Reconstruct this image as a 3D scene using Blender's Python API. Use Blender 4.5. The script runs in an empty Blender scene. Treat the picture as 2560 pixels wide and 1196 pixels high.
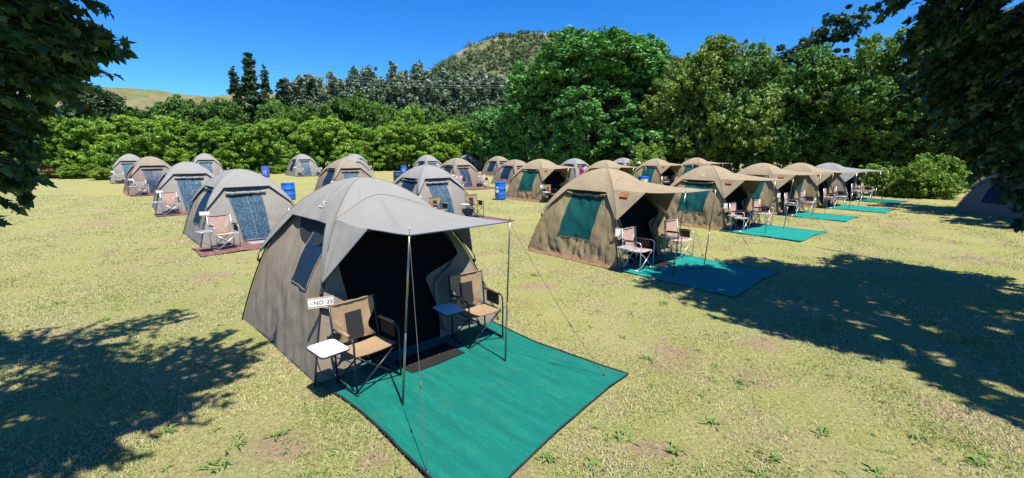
import bpy, math, random
import numpy as np
from mathutils import Vector, Matrix, noise as mn
random.seed(7); RNG = np.random.default_rng(11)
S = bpy.context.scene
COL = S.collection
R = math.radians
PI = math.pi

# ------------------------------------------------------------------ camera
CH, CF, CP, CR = 2.6, 1094.0, 0.1969, 0.0026
fw = np.array([0, math.cos(CP), -math.sin(CP)]); _r = np.array([1.0, 0, 0]); _u = np.cross(_r, fw)
cr = _r*math.cos(CR)+_u*math.sin(CR); cu = -_r*math.sin(CR)+_u*math.cos(CR)
cam = bpy.data.cameras.new('camera'); camo = bpy.data.objects.new('camera', cam); COL.objects.link(camo)
cam.sensor_width = 36; cam.lens = 36*CF/2560; cam.clip_start = .05; cam.clip_end = 6000
M4 = Matrix(((cr[0], cu[0], -fw[0], 0), (cr[1], cu[1], -fw[1], 0), (cr[2], cu[2], -fw[2], CH), (0, 0, 0, 1)))
camo.matrix_world = M4
S.camera = camo

def at(px, py, Y):                     # the point at depth Y that the eye at (0,0,CH) sees in a direction
    d = fw+cr*(px-1280)/CF-cu*(py-598)/CF
    t = Y/d[1]
    return Vector((d[0]*t, Y, CH+d[2]*t))
def proj(P):
    d = np.asarray(P, float)-np.array([0, 0, CH]); z = d@fw
    z = np.where(z < .05, np.nan, z)
    return 1280+CF*(d@cr)/z, 598-CF*(d@cu)/z

# ------------------------------------------------------------------ materials
def nt(name):
    m = bpy.data.materials.new(name); m.use_nodes = True
    n = m.node_tree; b = n.nodes['Principled BSDF']
    return m, n, b
def noi(n, scale, detail=4, rough=.6, vec=None, dist=0):
    t = n.nodes.new('ShaderNodeTexNoise'); t.inputs['Scale'].default_value = scale
    t.inputs['Detail'].default_value = detail; t.inputs['Roughness'].default_value = rough
    t.inputs['Distortion'].default_value = dist
    if vec: n.links.new(vec, t.inputs['Vector'])
    return t.outputs['Fac']
def ramp(n, fac, stops):
    r = n.nodes.new('ShaderNodeValToRGB'); e = r.color_ramp.elements
    while len(e) < len(stops): e.new(.5)
    for el, (p, c) in zip(e, stops):
        el.position = p; el.color = (*c, 1) if len(c) == 3 else c
    n.links.new(fac, r.inputs[0]); return r.outputs[0]
def mix(n, fac, a, b, mode='MIX'):
    m = n.nodes.new('ShaderNodeMix'); m.data_type = 'RGBA'; m.blend_type = mode
    for s, v in ((m.inputs[0], fac), (m.inputs[6], a), (m.inputs[7], b)):
        if isinstance(v, (int, float)): s.default_value = v
        elif isinstance(v, tuple): s.default_value = (*v, 1)
        else: n.links.new(v, s)
    return m.outputs[2]
def mth(n, op, a, b=0.0):
    m = n.nodes.new('ShaderNodeMath'); m.operation = op
    for s, v in ((m.inputs[0], a), (m.inputs[1], b)):
        if isinstance(v, (int, float)): s.default_value = v
        else: n.links.new(v, s)
    return m.outputs[0]
def objco(n, scale=(1, 1, 1), gen='Object', rot=(0, 0, 0)):
    c = n.nodes.new('ShaderNodeTexCoord'); mp = n.nodes.new('ShaderNodeMapping')
    mp.inputs['Scale'].default_value = scale; mp.inputs['Rotation'].default_value = rot
    n.links.new(c.outputs[gen], mp.inputs[0]); return mp.outputs[0]
def bump(n, b, h, strength=.3, dist=.01, base=None):
    x = n.nodes.new('ShaderNodeBump'); x.inputs['Strength'].default_value = strength; x.inputs['Distance'].default_value = dist
    n.links.new(h, x.inputs['Height'])
    if base: n.links.new(base, x.inputs['Normal'])
    if b: n.links.new(x.outputs[0], b.inputs['Normal'])
    return x.outputs[0]
def sc(c, k): return tuple(min(1, v*k) for v in c)

def m_cloth(name, c, rough=.85, fold=.5, stain=.18, spec=.15):
    m, n, b = nt(name)
    v = objco(n)
    f = noi(n, 2.3, 5, .6, v)
    col = ramp(n, f, [(.25, sc(c, 1-stain)), (.5, c), (.75, sc(c, 1+stain*.7))])
    d = noi(n, .9, 6, .7, v)
    col = mix(n, ramp(n, d, [(.56, (0, 0, 0)), (.72, (.10, .10, .10))]), col, sc((c[0]*.95, c[1]*.8, c[2]*.65), .8))
    n.links.new(col, b.inputs['Base Color'])
    b.inputs['Roughness'].default_value = rough; b.inputs['Specular IOR Level'].default_value = spec
    wr = noi(n, 5, 5, .62, objco(n, (1, 1, .45)), .9)
    nb = bump(n, None, wr, fold, .05)
    wv = noi(n, 260, 1, .5, v)
    bump(n, b, wv, .12, .004, nb)
    return m
def m_plain(name, c, rough=.5, metal=0, spec=.5, var=.08, ns=6):
    m, n, b = nt(name)
    f = noi(n, ns, 4, .6, objco(n))
    n.links.new(ramp(n, f, [(.3, sc(c, 1-var)), (.7, sc(c, 1+var))]), b.inputs['Base Color'])
    b.inputs['Roughness'].default_value = rough; b.inputs['Metallic'].default_value = metal
    b.inputs['Specular IOR Level'].default_value = spec
    return m
def m_leaf(name, ca, cb, cc=None, trans=.3, rough=.55, spec=.3, patch=.35):
    """leaves: hue varies leaf by leaf and in soft patches through the crown"""
    m, n, b = nt(name)
    g = n.nodes.new('ShaderNodeNewGeometry'); oi = n.nodes.new('ShaderNodeObjectInfo')
    f = noi(n, patch, 3, .6, g.outputs['Position'])
    t = mth(n, 'ADD', mth(n, 'MULTIPLY', g.outputs['Random Per Island'], .45), mth(n, 'MULTIPLY', f, .8))
    t = mth(n, 'ADD', t, mth(n, 'MULTIPLY', oi.outputs['Random'], .12))
    cc = cc or cb
    col = ramp(n, t, [(.32, ca), (.6, cb), (.92, cc)])
    b.inputs['Roughness'].default_value = rough; b.inputs['Specular IOR Level'].default_value = spec
    n.links.new(col, b.inputs['Base Color'])
    tr = n.nodes.new('ShaderNodeBsdfTranslucent')
    n.links.new(mix(n, .5, col, (.6, .9, .08), 'MULTIPLY'), tr.inputs[0])
    ms = n.nodes.new('ShaderNodeMixShader'); ms.inputs[0].default_value = trans
    n.links.new(b.outputs[0], ms.inputs[1]); n.links.new(tr.outputs[0], ms.inputs[2])
    n.links.new(ms.outputs[0], n.nodes['Material Output'].inputs[0])
    return m

MAT = {}
MAT['grey_roof'] = m_cloth('grey_roof', (.24, .232, .215), fold=.25, stain=.04)
MAT['grey_wall'] = m_cloth('grey_wall', (.23, .21, .185), fold=.5, stain=.1)
MAT['taupe_wall'] = m_cloth('taupe_wall', (.215, .18, .135), fold=.35, stain=.04)
MAT['olive_roof'] = m_cloth('olive_roof', (.29, .23, .145), fold=.3, stain=.08)
MAT['olive_wall'] = m_cloth('olive_wall', (.24, .185, .10), fold=.8, stain=.15)
MAT['brown_roof'] = m_cloth('brown_roof', (.25, .205, .15), fold=.3, stain=.08)
MAT['brown_wall'] = m_cloth('brown_wall', (.205, .165, .13), fold=.6, stain=.12)
MAT['silver_roof'] = m_cloth('silver_roof', (.235, .235, .23), fold=.5, stain=.08)
MAT['skirt'] = m_cloth('skirt', (.25, .14, .08), fold=.9, stain=.2)
MAT['dark_strap'] = m_plain('dark_strap', (.018, .019, .024), .6)
MAT['blue_trim'] = m_plain('blue_trim', (.05, .07, .12), .6)
MAT['black_tube'] = m_plain('black_tube', (.02, .022, .026), .35, .3)
MAT['silver_tube'] = m_plain('silver_tube', (.55, .55, .56), .35, .6)
MAT['steel_pole'] = m_plain('steel_pole', (.30, .29, .23), .3, .9)
MAT['white_plastic'] = m_plain('white_plastic', (.8, .8, .8), .35, var=.02)
MAT['purple_rim'] = m_plain('purple_rim', (.03, .025, .05), .4)
MAT['tan_fabric'] = m_cloth('tan_fabric', (.31, .21, .12), fold=.35, stain=.08)
MAT['pink_fabric'] = m_cloth('pink_fabric', (.44, .30, .25), fold=.6, stain=.1)
MAT['grey_fabric'] = m_cloth('grey_fabric', (.30, .27, .23), fold=.5, stain=.1)
MAT['brown_pocket'] = m_cloth('brown_pocket', (.06, .03, .022), fold=.3)
MAT['black_fabric_and_shade'] = m_plain('black_fabric_and_shade', (.012, .012, .014), .8)  # pocket cloth, also the black of patches that stand in for shade
MAT['ground_sheet'] = m_plain('ground_sheet', (.02, .022, .02), .8)
MAT['zip'] = m_plain('zip', (.22, .24, .24), .6)
MAT['doorway_shade'] = m_plain('doorway_shade', (.008, .008, .009), .9, spec=.1)  # near-black colour for the shade inside open doorways
MAT['rope'] = m_plain('rope', (.10, .09, .075), .8)
MAT['rope_white'] = m_plain('rope_white', (.6, .6, .58), .8)
MAT['tag_card'] = m_plain('tag_card', (.55, .38, .27), .7)
MAT['ink'] = m_plain('ink', (.01, .01, .01), .7)
MAT['badge_dark'] = m_plain('badge_dark', (.015, .01, .008), .8)
MAT['chalk'] = m_plain('chalk', (.62, .6, .55), .9)
MAT['doormat'] = m_cloth('doormat', (.018, .017, .018), fold=.4)
MAT['grey_doormat'] = m_cloth('grey_doormat', (.26, .26, .27), fold=.4)
MAT['barrel_blue'] = m_plain('barrel_blue', (.012, .12, .50), .35, ns=3, var=.15)
MAT['barrel_navy'] = m_plain('barrel_navy', (.02, .03, .09), .5, ns=3, var=.15)
MAT['barrel_faded'] = m_plain('barrel_faded', (.06, .10, .42), .5, ns=3, var=.2)

def badge_mat():
    m, n, b = nt('badge_sunset')
    v = objco(n)
    f = noi(n, 26, 3, .6, v)
    col = ramp(n, f, [(.35, (.42, .07, .015)), (.55, (.55, .16, .03)), (.7, (.55, .28, .08))])
    n.links.new(col, b.inputs['Base Color']); b.inputs['Roughness'].default_value = .8
    return m
MAT['badge'] = badge_mat()

def mesh_window(name, ca, cb, gloss, shine):
    m, n, b = nt(name)
    v = objco(n, (1, 1, .25))
    f = noi(n, 60, 4, .7, v)
    g = noi(n, 3, 3, .5, objco(n))
    n.links.new(mix(n, g, ramp(n, f, [(.35, ca), (.7, cb)]), ca), b.inputs['Base Color'])
    b.inputs['Roughness'].default_value = gloss
    b.inputs['Specular IOR Level'].default_value = shine
    h = noi(n, 9 if shine > .4 else 26, 6, .68, objco(n, (1, 1, .4)), 2.2)
    bump(n, b, h, 1.0 if shine > .4 else .15, .07)
    return m
MAT['green_mesh'] = mesh_window('green_mesh', (.004, .055, .052), (.008, .095, .085), .7, .1)
MAT['navy_mesh'] = mesh_window('navy_mesh', (.006, .02, .045), (.012, .035, .07), .6, .2)
MAT['shiny_door'] = mesh_window('shiny_door', (.008, .055, .10), (.06, .15, .21), .36, .8)
MAT['dull_door'] = mesh_window('dull_door', (.02, .035, .065), (.05, .07, .11), .5, .3)

def mat_rug(name, ca, cb):
    m, n, b = nt(name)
    f = noi(n, 3, 5, .7, objco(n, (.35, 3.2, 1)))
    col = ramp(n, f, [(.32, ca), (.68, cb)])
    st = noi(n, 42, 4, .8, objco(n, (.12, 1, 1), rot=(0, 0, .25)))
    col = mix(n, ramp(n, st, [(.56, (0, 0, 0)), (.72, (.30, .30, .30))]), col, sc(cb, 2.2))
    du = noi(n, 2.0, 6, .75, objco(n))
    col = mix(n, ramp(n, du, [(.52, (0, 0, 0)), (.75, (.10, .10, .10))]), col, (.22, .22, .13))
    sp = noi(n, 90, 2, .6, objco(n))
    col = mix(n, ramp(n, sp, [(.3, (.5, .5, .5)), (.45, (0, 0, 0))]), col, sc(ca, .45))
    n.links.new(col, b.inputs['Base Color']); b.inputs['Roughness'].default_value = .8; b.inputs['Specular IOR Level'].default_value = .15
    w = n.nodes.new('ShaderNodeTexWave'); w.inputs['Scale'].default_value = 22; w.inputs['Distortion'].default_value = 2.5
    w.bands_direction = 'Y'
    n.links.new(objco(n), w.inputs['Vector'])
    w2 = n.nodes.new('ShaderNodeTexWave'); w2.inputs['Scale'].default_value = 26; w2.bands_direction = 'X'
    n.links.new(objco(n), w2.inputs['Vector'])
    bb = bump(n, None, mth(n, 'MULTIPLY', w.outputs['Fac'], w2.outputs['Fac']), .5, .008)
    bump(n, b, noi(n, 5, 3, .6, objco(n, (1, 2.5, 1))), .35, .03, bb)
    return m
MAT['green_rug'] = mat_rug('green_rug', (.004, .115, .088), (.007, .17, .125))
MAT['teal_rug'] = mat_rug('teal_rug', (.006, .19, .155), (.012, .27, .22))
MAT['brown_rug'] = mat_rug('brown_rug', (.16, .078, .062), (.22, .115, .095))

# leaf materials
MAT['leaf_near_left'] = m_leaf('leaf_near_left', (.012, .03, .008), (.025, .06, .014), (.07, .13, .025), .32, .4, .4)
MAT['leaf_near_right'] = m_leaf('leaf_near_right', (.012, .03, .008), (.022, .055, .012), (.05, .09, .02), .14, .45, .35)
MAT['leaf_acacia'] = m_leaf('leaf_acacia', (.065, .175, .02), (.16, .31, .03), (.30, .44, .055), .3)
MAT['leaf_mid'] = m_leaf('leaf_mid', (.035, .10, .016), (.075, .165, .022), (.13, .23, .035), .25)
MAT['leaf_poplar_dark'] = m_leaf('leaf_poplar_dark', (.018, .05, .016), (.03, .07, .022), (.05, .10, .03), .2)
MAT['leaf_silver'] = m_leaf('leaf_silver', (.09, .14, .08), (.15, .21, .13), (.24, .30, .19), .15)
MAT['leaf_oak'] = m_leaf('leaf_oak', (.035, .13, .025), (.08, .24, .05), (.16, .37, .08), .22)
MAT['leaf_right'] = m_leaf('leaf_right', (.05, .12, .02), (.13, .22, .035), (.26, .33, .055), .25)
MAT['leaf_broad_green'] = m_leaf('leaf_broad_green', (.035, .11, .022), (.08, .19, .04), (.15, .29, .06), .25)
MAT['leaf_dark'] = m_leaf('leaf_dark', (.02, .05, .012), (.04, .09, .02), (.09, .15, .03), .15)  # darker leaves stand in for shade on the rightmost trees
MAT['leaf_bright'] = m_leaf('leaf_bright', (.10, .19, .02), (.17, .28, .03), (.24, .34, .05), .3)
MAT['leaf_dry'] = m_leaf('leaf_dry', (.16, .12, .04), (.26, .19, .07), (.32, .26, .10), .15)
MAT['leaf_scrub'] = m_leaf('leaf_scrub', (.022, .05, .018), (.055, .09, .03), (.11, .15, .05), .1, patch=.02)
MAT['bark'] = m_plain('bark', (.07, .05, .035), .9, var=.35, ns=9)
MAT['bark_pale'] = m_plain('bark_pale', (.16, .13, .10), .9, var=.3, ns=9)
MAT['skin'] = m_plain('skin', (.12, .06, .035), .6)
MAT['pink_shirt'] = m_cloth('pink_shirt', (.75, .05, .25))
MAT['dark_clothes'] = m_cloth('dark_clothes', (.03, .03, .04))
MAT['white_hat'] = m_cloth('white_hat', (.75, .75, .72))
MAT['hair'] = m_plain('hair', (.01, .008, .007), .6)

# ------------------------------------------------------------------ object helpers
def mesh_obj(name, verts, faces, mat, parent=None, smooth=True):
    me = bpy.data.meshes.new(name)
    me.from_pydata([tuple(v) for v in verts], [], faces); me.update()
    if mat: me.materials.append(mat)
    if smooth: me.polygons.foreach_set('use_smooth', [True]*len(me.polygons))
    o = bpy.data.objects.new(name, me); COL.objects.link(o)
    if parent: o.parent = parent
    return o
def np_mesh(name, V, nper, mat, quads):
    """many separate small faces; V (n, nper, 3); quads = list of index tuples per element"""
    n = V.shape[0]; me = bpy.data.meshes.new(name)
    me.vertices.add(n*nper); me.vertices.foreach_set('co', V.astype(np.float32).reshape(-1))
    sizes = np.array([len(q) for q in quads]); flat = np.concatenate([np.array(q) for q in quads])
    L = (np.arange(n)[:, None]*nper+flat[None, :]).reshape(-1)
    me.loops.add(len(L)); me.loops.foreach_set('vertex_index', L.astype(np.int32))
    tot = np.tile(sizes, n); start = np.concatenate([[0], np.cumsum(tot)[:-1]])
    me.polygons.add(len(tot)); me.polygons.foreach_set('loop_start', start.astype(np.int32)); me.polygons.foreach_set('loop_total', tot.astype(np.int32))
    me.update(calc_edges=True); me.validate()
    if mat: me.materials.append(mat)
    return me
def obj_from(name, me, parent=None):
    o = bpy.data.objects.new(name, me); COL.objects.link(o)
    if parent: o.parent = parent
    return o
def empty(name, loc=(0, 0, 0), rz=0):
    o = bpy.data.objects.new(name, None); o.location = loc; o.rotation_euler = (0, 0, rz); o.empty_display_size = .2
    COL.objects.link(o); return o
def tag(o, label, cat, group=None, kind=None):
    if label: o['label'] = label
    if cat: o['category'] = cat
    if group: o['group'] = group
    if kind: o['kind'] = kind
    return o
def copy_tree(root, children):
    r = root.copy(); COL.objects.link(r); cs = []
    for ch in children:
        c = ch.copy(); c.parent = r; COL.objects.link(c)
        cs.append(c)
    return r, cs

class MB:
    def __init__(s): s.v = []; s.f = []
    def add(s, vs, fs):
        k = len(s.v); s.v += [tuple(v) for v in vs]; s.f += [tuple(i+k for i in f) for f in fs]
    def grid(s, P):
        """P[i][j] points"""
        n = len(P); m = len(P[0]); vs = [p for r in P for p in r]
        fs = [(i*m+j, i*m+j+1, (i+1)*m+j+1, (i+1)*m+j) for i in range(n-1) for j in range(m-1)]
        s.add(vs, fs)
    def tube(s, pts, r, k=8, caps=True):
        pts = [Vector(p) for p in pts]; rs = r if isinstance(r, (list, tuple)) else [r]*len(pts)
        up = Vector((0, 0, 1)); vs = []; prev = None
        for i, p in enumerate(pts):
            d = (pts[min(i+1, len(pts)-1)]-pts[max(i-1, 0)])
            d = d.normalized() if d.length > 1e-9 else Vector((0, 0, 1))
            if prev is None:
                a = d.cross(up)
                if a.length < .05: a = d.cross(Vector((1, 0, 0)))
            else: a = prev-d*prev.dot(d)
            a.normalize(); prev = a; b = d.cross(a)
            for j in range(k):
                t = 2*PI*j/k; vs.append(p+(a*math.cos(t)+b*math.sin(t))*rs[i])
        fs = [(i*k+j, i*k+(j+1) % k, (i+1)*k+(j+1) % k, (i+1)*k+j) for i in range(len(pts)-1) for j in range(k)]
        if caps: fs += [tuple(range(k))[::-1], tuple((len(pts)-1)*k+j for j in range(k))]
        s.add(vs, fs)
    def box(s, x0, x1, y0, y1, z0, z1, M=None):
        vs = [Vector((x, y, z)) for x in (x0, x1) for y in (y0, y1) for z in (z0, z1)]
        if M: vs = [M @ v for v in vs]
        s.add(vs, [(0, 1, 3, 2), (4, 6, 7, 5), (0, 4, 5, 1), (2, 3, 7, 6), (0, 2, 6, 4), (1, 5, 7, 3)])
    def lathe(s, prof, k=24, c=(0, 0)):
        vs = [(c[0]+r*math.cos(2*PI*j/k), c[1]+r*math.sin(2*PI*j/k), z) for r, z in prof for j in range(k)]
        n = len(prof)
        fs = [(i*k+j, i*k+(j+1) % k, (i+1)*k+(j+1) % k, (i+1)*k+j) for i in range(n-1) for j in range(k)]
        s.add(vs, fs)
    def build(s, name, mat, parent=None, smooth=True, sub=False):
        return mesh_obj(name, s.v, s.f, mat, parent, smooth)
def bez(p0, p1, p2, n=8):
    p0, p1, p2 = Vector(p0), Vector(p1), Vector(p2)
    return [(p0*(1-t)**2+p1*2*t*(1-t)+p2*t*t) for t in [i/(n-1) for i in range(n)]]
def text_mesh(txt, size, extrude=.001):
    cu_ = bpy.data.curves.new('t', 'FONT'); cu_.body = txt; cu_.size = size; cu_.extrude = extrude; cu_.align_x = 'CENTER'; cu_.align_y = 'CENTER'
    o = bpy.data.objects.new('t', cu_); COL.objects.link(o)
    me = bpy.data.meshes.new_from_object(o.evaluated_get(bpy.context.evaluated_depsgraph_get()))
    bpy.data.objects.remove(o); bpy.data.curves.remove(cu_)
    return me
def fbm(p, o=3): return mn.fractal(Vector(p), 1.0, 2.0, o)

# ------------------------------------------------------------------ tents
QZ = [(1, 0), (.955, .25), (.895, .55), (.825, .85), (.745, 1.15), (.64, 1.42), (.505, 1.68), (.35, 1.9), (.17, 2.07), (0, 2.14)]
HT = 2.14
def _spline():
    P = np.array(QZ, float); d = np.r_[0, np.cumsum(np.hypot(*np.diff(P, axis=0).T))]
    P0 = np.vstack([[1.04, -.25], P, [-.17, 2.07]]); out = []
    for i in range(1, len(P0)-2):
        a, b, c, e = P0[i-1:i+3]
        for t in np.linspace(0, 1, 12, endpoint=False):
            out.append(.5*((2*b)+(-a+c)*t+(2*a-5*b+4*c-e)*t*t+(-a+3*b-3*c+e)*t**3))
    out.append(P[-1]); return np.array(out)
SPL = _spline()
_zz = np.maximum.accumulate(SPL[:, 1]+np.arange(len(SPL))*1e-7)
HS = 1.4375
def W(z): return float(HS*np.interp(z, _zz, SPL[:, 0]))
def zs_between(z0, z1, n):
    """heights between z0 and z1, evenly spaced along the arc"""
    q = np.interp(np.linspace(z0, z1, 200), _zz, SPL[:, 0])*HS; zz = np.linspace(z0, z1, 200)
    d = np.r_[0, np.cumsum(np.hypot(np.diff(q), np.diff(zz)))]
    return np.interp(np.linspace(0, d[-1], n), d, zz)
def sm(a, b, x):
    t = min(1, max(0, (x-a)/(b-a))); return t*t*(3-2*t)
SIDE = {'F': 0, 'L': -1, 'B': 2, 'R': 1}
def rot(side, x, y, z):
    k = SIDE[side] % 4
    return {0: (x, y, z), 1: (-y, x, z), 2: (-x, -y, z), 3: (y, -x, z)}[k]
def inset(u, z): return (1-u*u)*(.035+.10*sm(.7, 1.5, z))+.012
def wallpt(side, lat, z, off, seed, rough):
    w = W(z); u = max(-1, min(1, lat/max(w, 1e-3)))
    e = (1-u*u)
    wr = 0
    if rough:
        wr = rough*e**.5*(.035*fbm((lat*1.3+seed, z*1.1, seed*3.1))
             + .016*math.sin(lat*26+9*fbm((lat*2+seed, z*1.5, seed)))*(1-sm(.25, .75, z))*(1 if rough > 1 else .12)
             + .018*fbm((lat*5+z*3+seed, z*2-lat*2, seed*.7)))
    return rot(side, w-inset(u, z)+wr+off*.9, lat, z+off*.4)
def wall_patch(mb, side, z0, z1, lf, rf, nu, nz, off, seed, rough):
    P = []
    for z in zs_between(z0, z1, nz):
        a, b = lf(z), rf(z)
        P.append([wallpt(side, a+(b-a)*i/(nu-1), z, off, seed, rough) for i in range(nu)])
    mb.grid(P)

def make_tent(loc, yaw, kind, pal, label, scale=1.0, zs=1.0, seed=0, res=1.0, number=None, badge=False, group=None, skirt=False, side_open=True, stakes=None):
    """kind 'open' = awning out on two poles; 'closed' = mesh door, no awning. Front looks along +x."""
    rt = empty('tent', loc, yaw); k_ = 1 if number == '25' else 1+.02*math.sin(seed*5.1); rt.scale = (scale, scale, scale*zs*k_)
    tag(rt, label, 'tent', group)
    roofm, wallm, winm, doorm = [MAT[k] for k in pal]
    N = lambda n: max(5, int(n*res))
    rough = 2.0 if 'olive' in pal[1] else 1.1 if 'brown' in pal[1] else 1.0 if 'taupe' in pal[1] else .8
    # walls
    for side in 'LRBF':
        m = MB()
        if side == 'F' and kind == 'open':
            wall_patch(m, side, 0, 1.5, lambda z: -W(z)+.004, lambda z: max(-.86, -W(z)+.10)+.02*math.sin(z*4), N(12), N(26), 0, seed+1, rough*.7)
            d_ = MB(); wall_patch(d_, side, .02, 1.52, lambda z: max(-.9, -W(z)+.06), lambda z: .5+(W(z)-.1-.5)*sm(.8, 1.05, z), N(16), N(20), -.10, seed+5, .3); d_.build('door_shade', MAT['doorway_shade'], rt)  # near-black sheet across the doorway, painted shade of the interior
            wall_patch(m, side, 0, 1.5, lambda z: .34+.05*math.sin(z*5)+(W(z)-.12-.34)*sm(.82, 1.08, z), lambda z: W(z)-.004, N(14), N(26), 0, seed+2, rough*.7)  # panel cut back at upper right so the shaded wall reads black
            wall_patch(m, side, 1.5, 1.9, lambda z: -W(z)+.004, lambda z: W(z)-.004, N(20), N(8), 0, seed+1, 0)
        else:
            wall_patch(m, side, 0, 1.9, lambda z: -W(z)+.004, lambda z: W(z)-.004, N(44), N(36), 0, seed+SIDE[side], rough)
        m.build('wall', wallm, rt)
    for side in 'LR':
        if side == 'L' or res >= .8:
            wa, wb, wz0 = (.06, .64, .88) if number == '25' else (-.48, .50, .52)
            m = MB(); wall_patch(m, side, wz0, 1.60, lambda z: wa, lambda z: wb, N(20), N(18), .012, seed+SIDE[side], rough)
            m.build('window', winm, rt)
            # hem round the window
            h = MB()
            for l0 in (wa-.015, wb+.008):
                h.tube([wallpt(side, l0, z, .014, seed+SIDE[side], rough) for z in np.linspace(wz0-.015, 1.5, 12)], .007, 5)
            h.tube([wallpt(side, l, wz0-.015, .014, seed+SIDE[side], rough) for l in np.linspace(wa-.015, wb+.008, 12)], .007, 5)
            h.build('window_hem', wallm, rt)
            m = MB()
            n = N(34); pts = []; rs = []
            for i in range(n):
                l = -.62+1.24*i/(n-1)
                p = Vector(wallpt(side, l, 1.53, .06, seed, 0)); nn = fbm((l*6+seed, seed, 2))
                p.z += .02*nn-.035*(1-(l/.62)**2)+.012; pts.append(p); rs.append(max(.012, .034+.016*fbm((l*9, seed, 5)))*(1 if 0 < i < n-1 else .5))
            m.tube(pts, rs, 8)
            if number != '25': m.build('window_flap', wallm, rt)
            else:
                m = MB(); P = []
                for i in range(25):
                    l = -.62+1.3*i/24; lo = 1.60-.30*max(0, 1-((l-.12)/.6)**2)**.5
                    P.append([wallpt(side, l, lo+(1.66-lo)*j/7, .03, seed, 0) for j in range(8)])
                m.grid(P); m.build('eave_shade', MAT['black_fabric_and_shade'], rt)  # black patch painted as the roof edge's shadow on the wall
    # door
    if kind == 'closed':
        m = MB(); wall_patch(m, 'F', .07, 1.46, lambda z: -.36-.16*z/1.4, lambda z: .36-.02*z, N(20), N(24), .014, seed, rough)
        m.build('door', doorm, rt)
        h = MB()
        for f in (lambda z: -.375-.16*z/1.4, lambda z: .375-.02*z): h.tube([wallpt('F', f(z), z, .016, seed, rough) for z in np.linspace(.07, 1.42, 14)], .008, 5)
        h.tube([wallpt('F', l, .065, .016, seed, rough) for l in np.linspace(-.37, .37, 8)], .014, 5)
        h.build('door_hem', wallm, rt)
        h = MB(); h.tube([wallpt('F', -.0-.06*z/1.4, z, .02, seed, rough) for z in np.linspace(.08, 1.4, 14)], .006, 5)
        h.build('zip', MAT['zip'], rt)
        m = MB(); n = N(36); pts = []; rs = []
        for i in range(n):
            l = -.6+1.08*i/(n-1); p = Vector(wallpt('F', l, 1.43, .075, seed, 0)); p.z += .012*fbm((l*6, seed, 4))
            pts.append(p); rs.append((.05+.012*fbm((l*8, seed, 7))) if 0 < i < n-1 else .02)
        m.tube(pts, rs, 9); m.build('door_flap', roofm, rt)
        m = MB()
        for l in (-.35, .05, .32):
            c = Vector(wallpt('F', l, 1.43, .075, seed, 0))
            m.tube([c+Vector((.062*math.cos(a), 0, .062*math.sin(a))) for a in np.linspace(0, 2*PI, 12)], .006, 4)
        m.build('strap', MAT['dark_strap'], rt)
    else:
        m = MB()
        for l, s_ in ((.42, 2),):
            pts = [Vector(wallpt('F', l+.03*math.sin(z*7+seed)+.35*sm(.7, .98, z), z, .04, seed, 0)) for z in np.linspace(.10, .98, N(16))]
            m.tube(pts, [.02+.018*abs(fbm((z_*.4+seed, s_, 1)))+.012 for z_ in range(len(pts))], 7)
        m.build('door_flap', wallm, rt)
    # roof (fly sheet)
    zt = 1.03; zf = 1.62
    us = sorted(set([round(v, 4) for v in np.concatenate([np.linspace(-1, -.74, N(7)), np.linspace(-.74, .74, N(22)), np.linspace(.74, 1, N(7))])]))
    m = MB(); off = .04
    def roofpt(side, u, z):
        w = W(z); o = off*min(1, .35+w/.5)
        bul = .018*(1-u*u)*sm(0, .5, w)
        wr = .026*(1-abs(u)**3)*fbm((u*2.2+seed+SIDE[side]*3, z*2.4, seed+9))
        ridge = .010*math.exp(-((1-abs(u))*w/.035)**2)
        return rot(side, w+o-bul+wr+ridge, u*(w+o+ridge), z+.022+.2*wr)
    for side in 'LRBF':
        cols = []
        for u in us:
            au = abs(u)
            if side == 'F' and kind == 'open': z0 = 1.92-.23*u*u
            else: z0 = zf if au <= .74 else zf+(zt-zf)*((au-.74)/.26)**1.0
            cols.append([roofpt(side, u, z) for z in zs_between(z0, HT, N(20))])
        m.grid(cols)
    if kind == 'open':
        # gussets that run down from the bows and out to the awning edge are part of the roof sheet
        pass
    m.build('roof', roofm, rt)
    m = MB()
    for side in ('LRB' if kind == 'open' else 'LRBF'):
        m.tube([Vector(roofpt(side, u, zf if abs(u) <= .74 else zf+(zt-zf)*((abs(u)-.74)/.26)))for u in us], .006, 4)
    m.build('roof_hem', MAT['blue_trim'] if 'grey' in pal[0] else wallm, rt)
    if res >= 1:
        m = MB()
        for sx in ('F', 'B'):
            for u_ in (-1, 1): m.tube([Vector(roofpt(sx, u_*.999, z))+Vector((0, 0, .002)) for z in zs_between(1.05, HT, 30)], .0045, 4)
        if kind == 'open': m.tube([Vector(roofpt('F', u, 1.925-.23*u*u))+Vector((.003, 0, .004)) for u in us], .004, 4)
        m.build('seam', wallm, rt)
    # bow poles below the roof sheet
    for sx in (1, -1):
        for sy in (1, -1):
            m = MB(); m.tube([(sx*(W(z)+.008), sy*(W(z)+.008), z) for z in np.linspace(0, 1.35, 12)], .011, 6)
            m.build('bow_pole', MAT['black_tube'], rt)
            m = MB(); w = W(1.0)+.045
            m.tube([(sx*w, sy*w, 1.04), (sx*(w+.01), sy*(w+.01), .97), (sx*(w-.0), sy*(w-.0), .9)], .011, 5)
            m.box(-.022, .022, -.012, .012, -.02, .02, Matrix.Translation((sx*(w+.006), sy*(w+.006), .95)) @ Matrix.Rotation(PI/4*sx*sy, 4, 'Z'))
            m.build('buckle', MAT['dark_strap'], rt)
    if kind == 'open' or res > .7:
        m = MB(); g = HS-.03; m.add([(-g, -g, .012), (g, -g, .012), (g, g, .012), (-g, g, .012)], [(0, 1, 2, 3)])
        m.build('groundsheet', MAT['ground_sheet'], rt, smooth=False)
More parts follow.
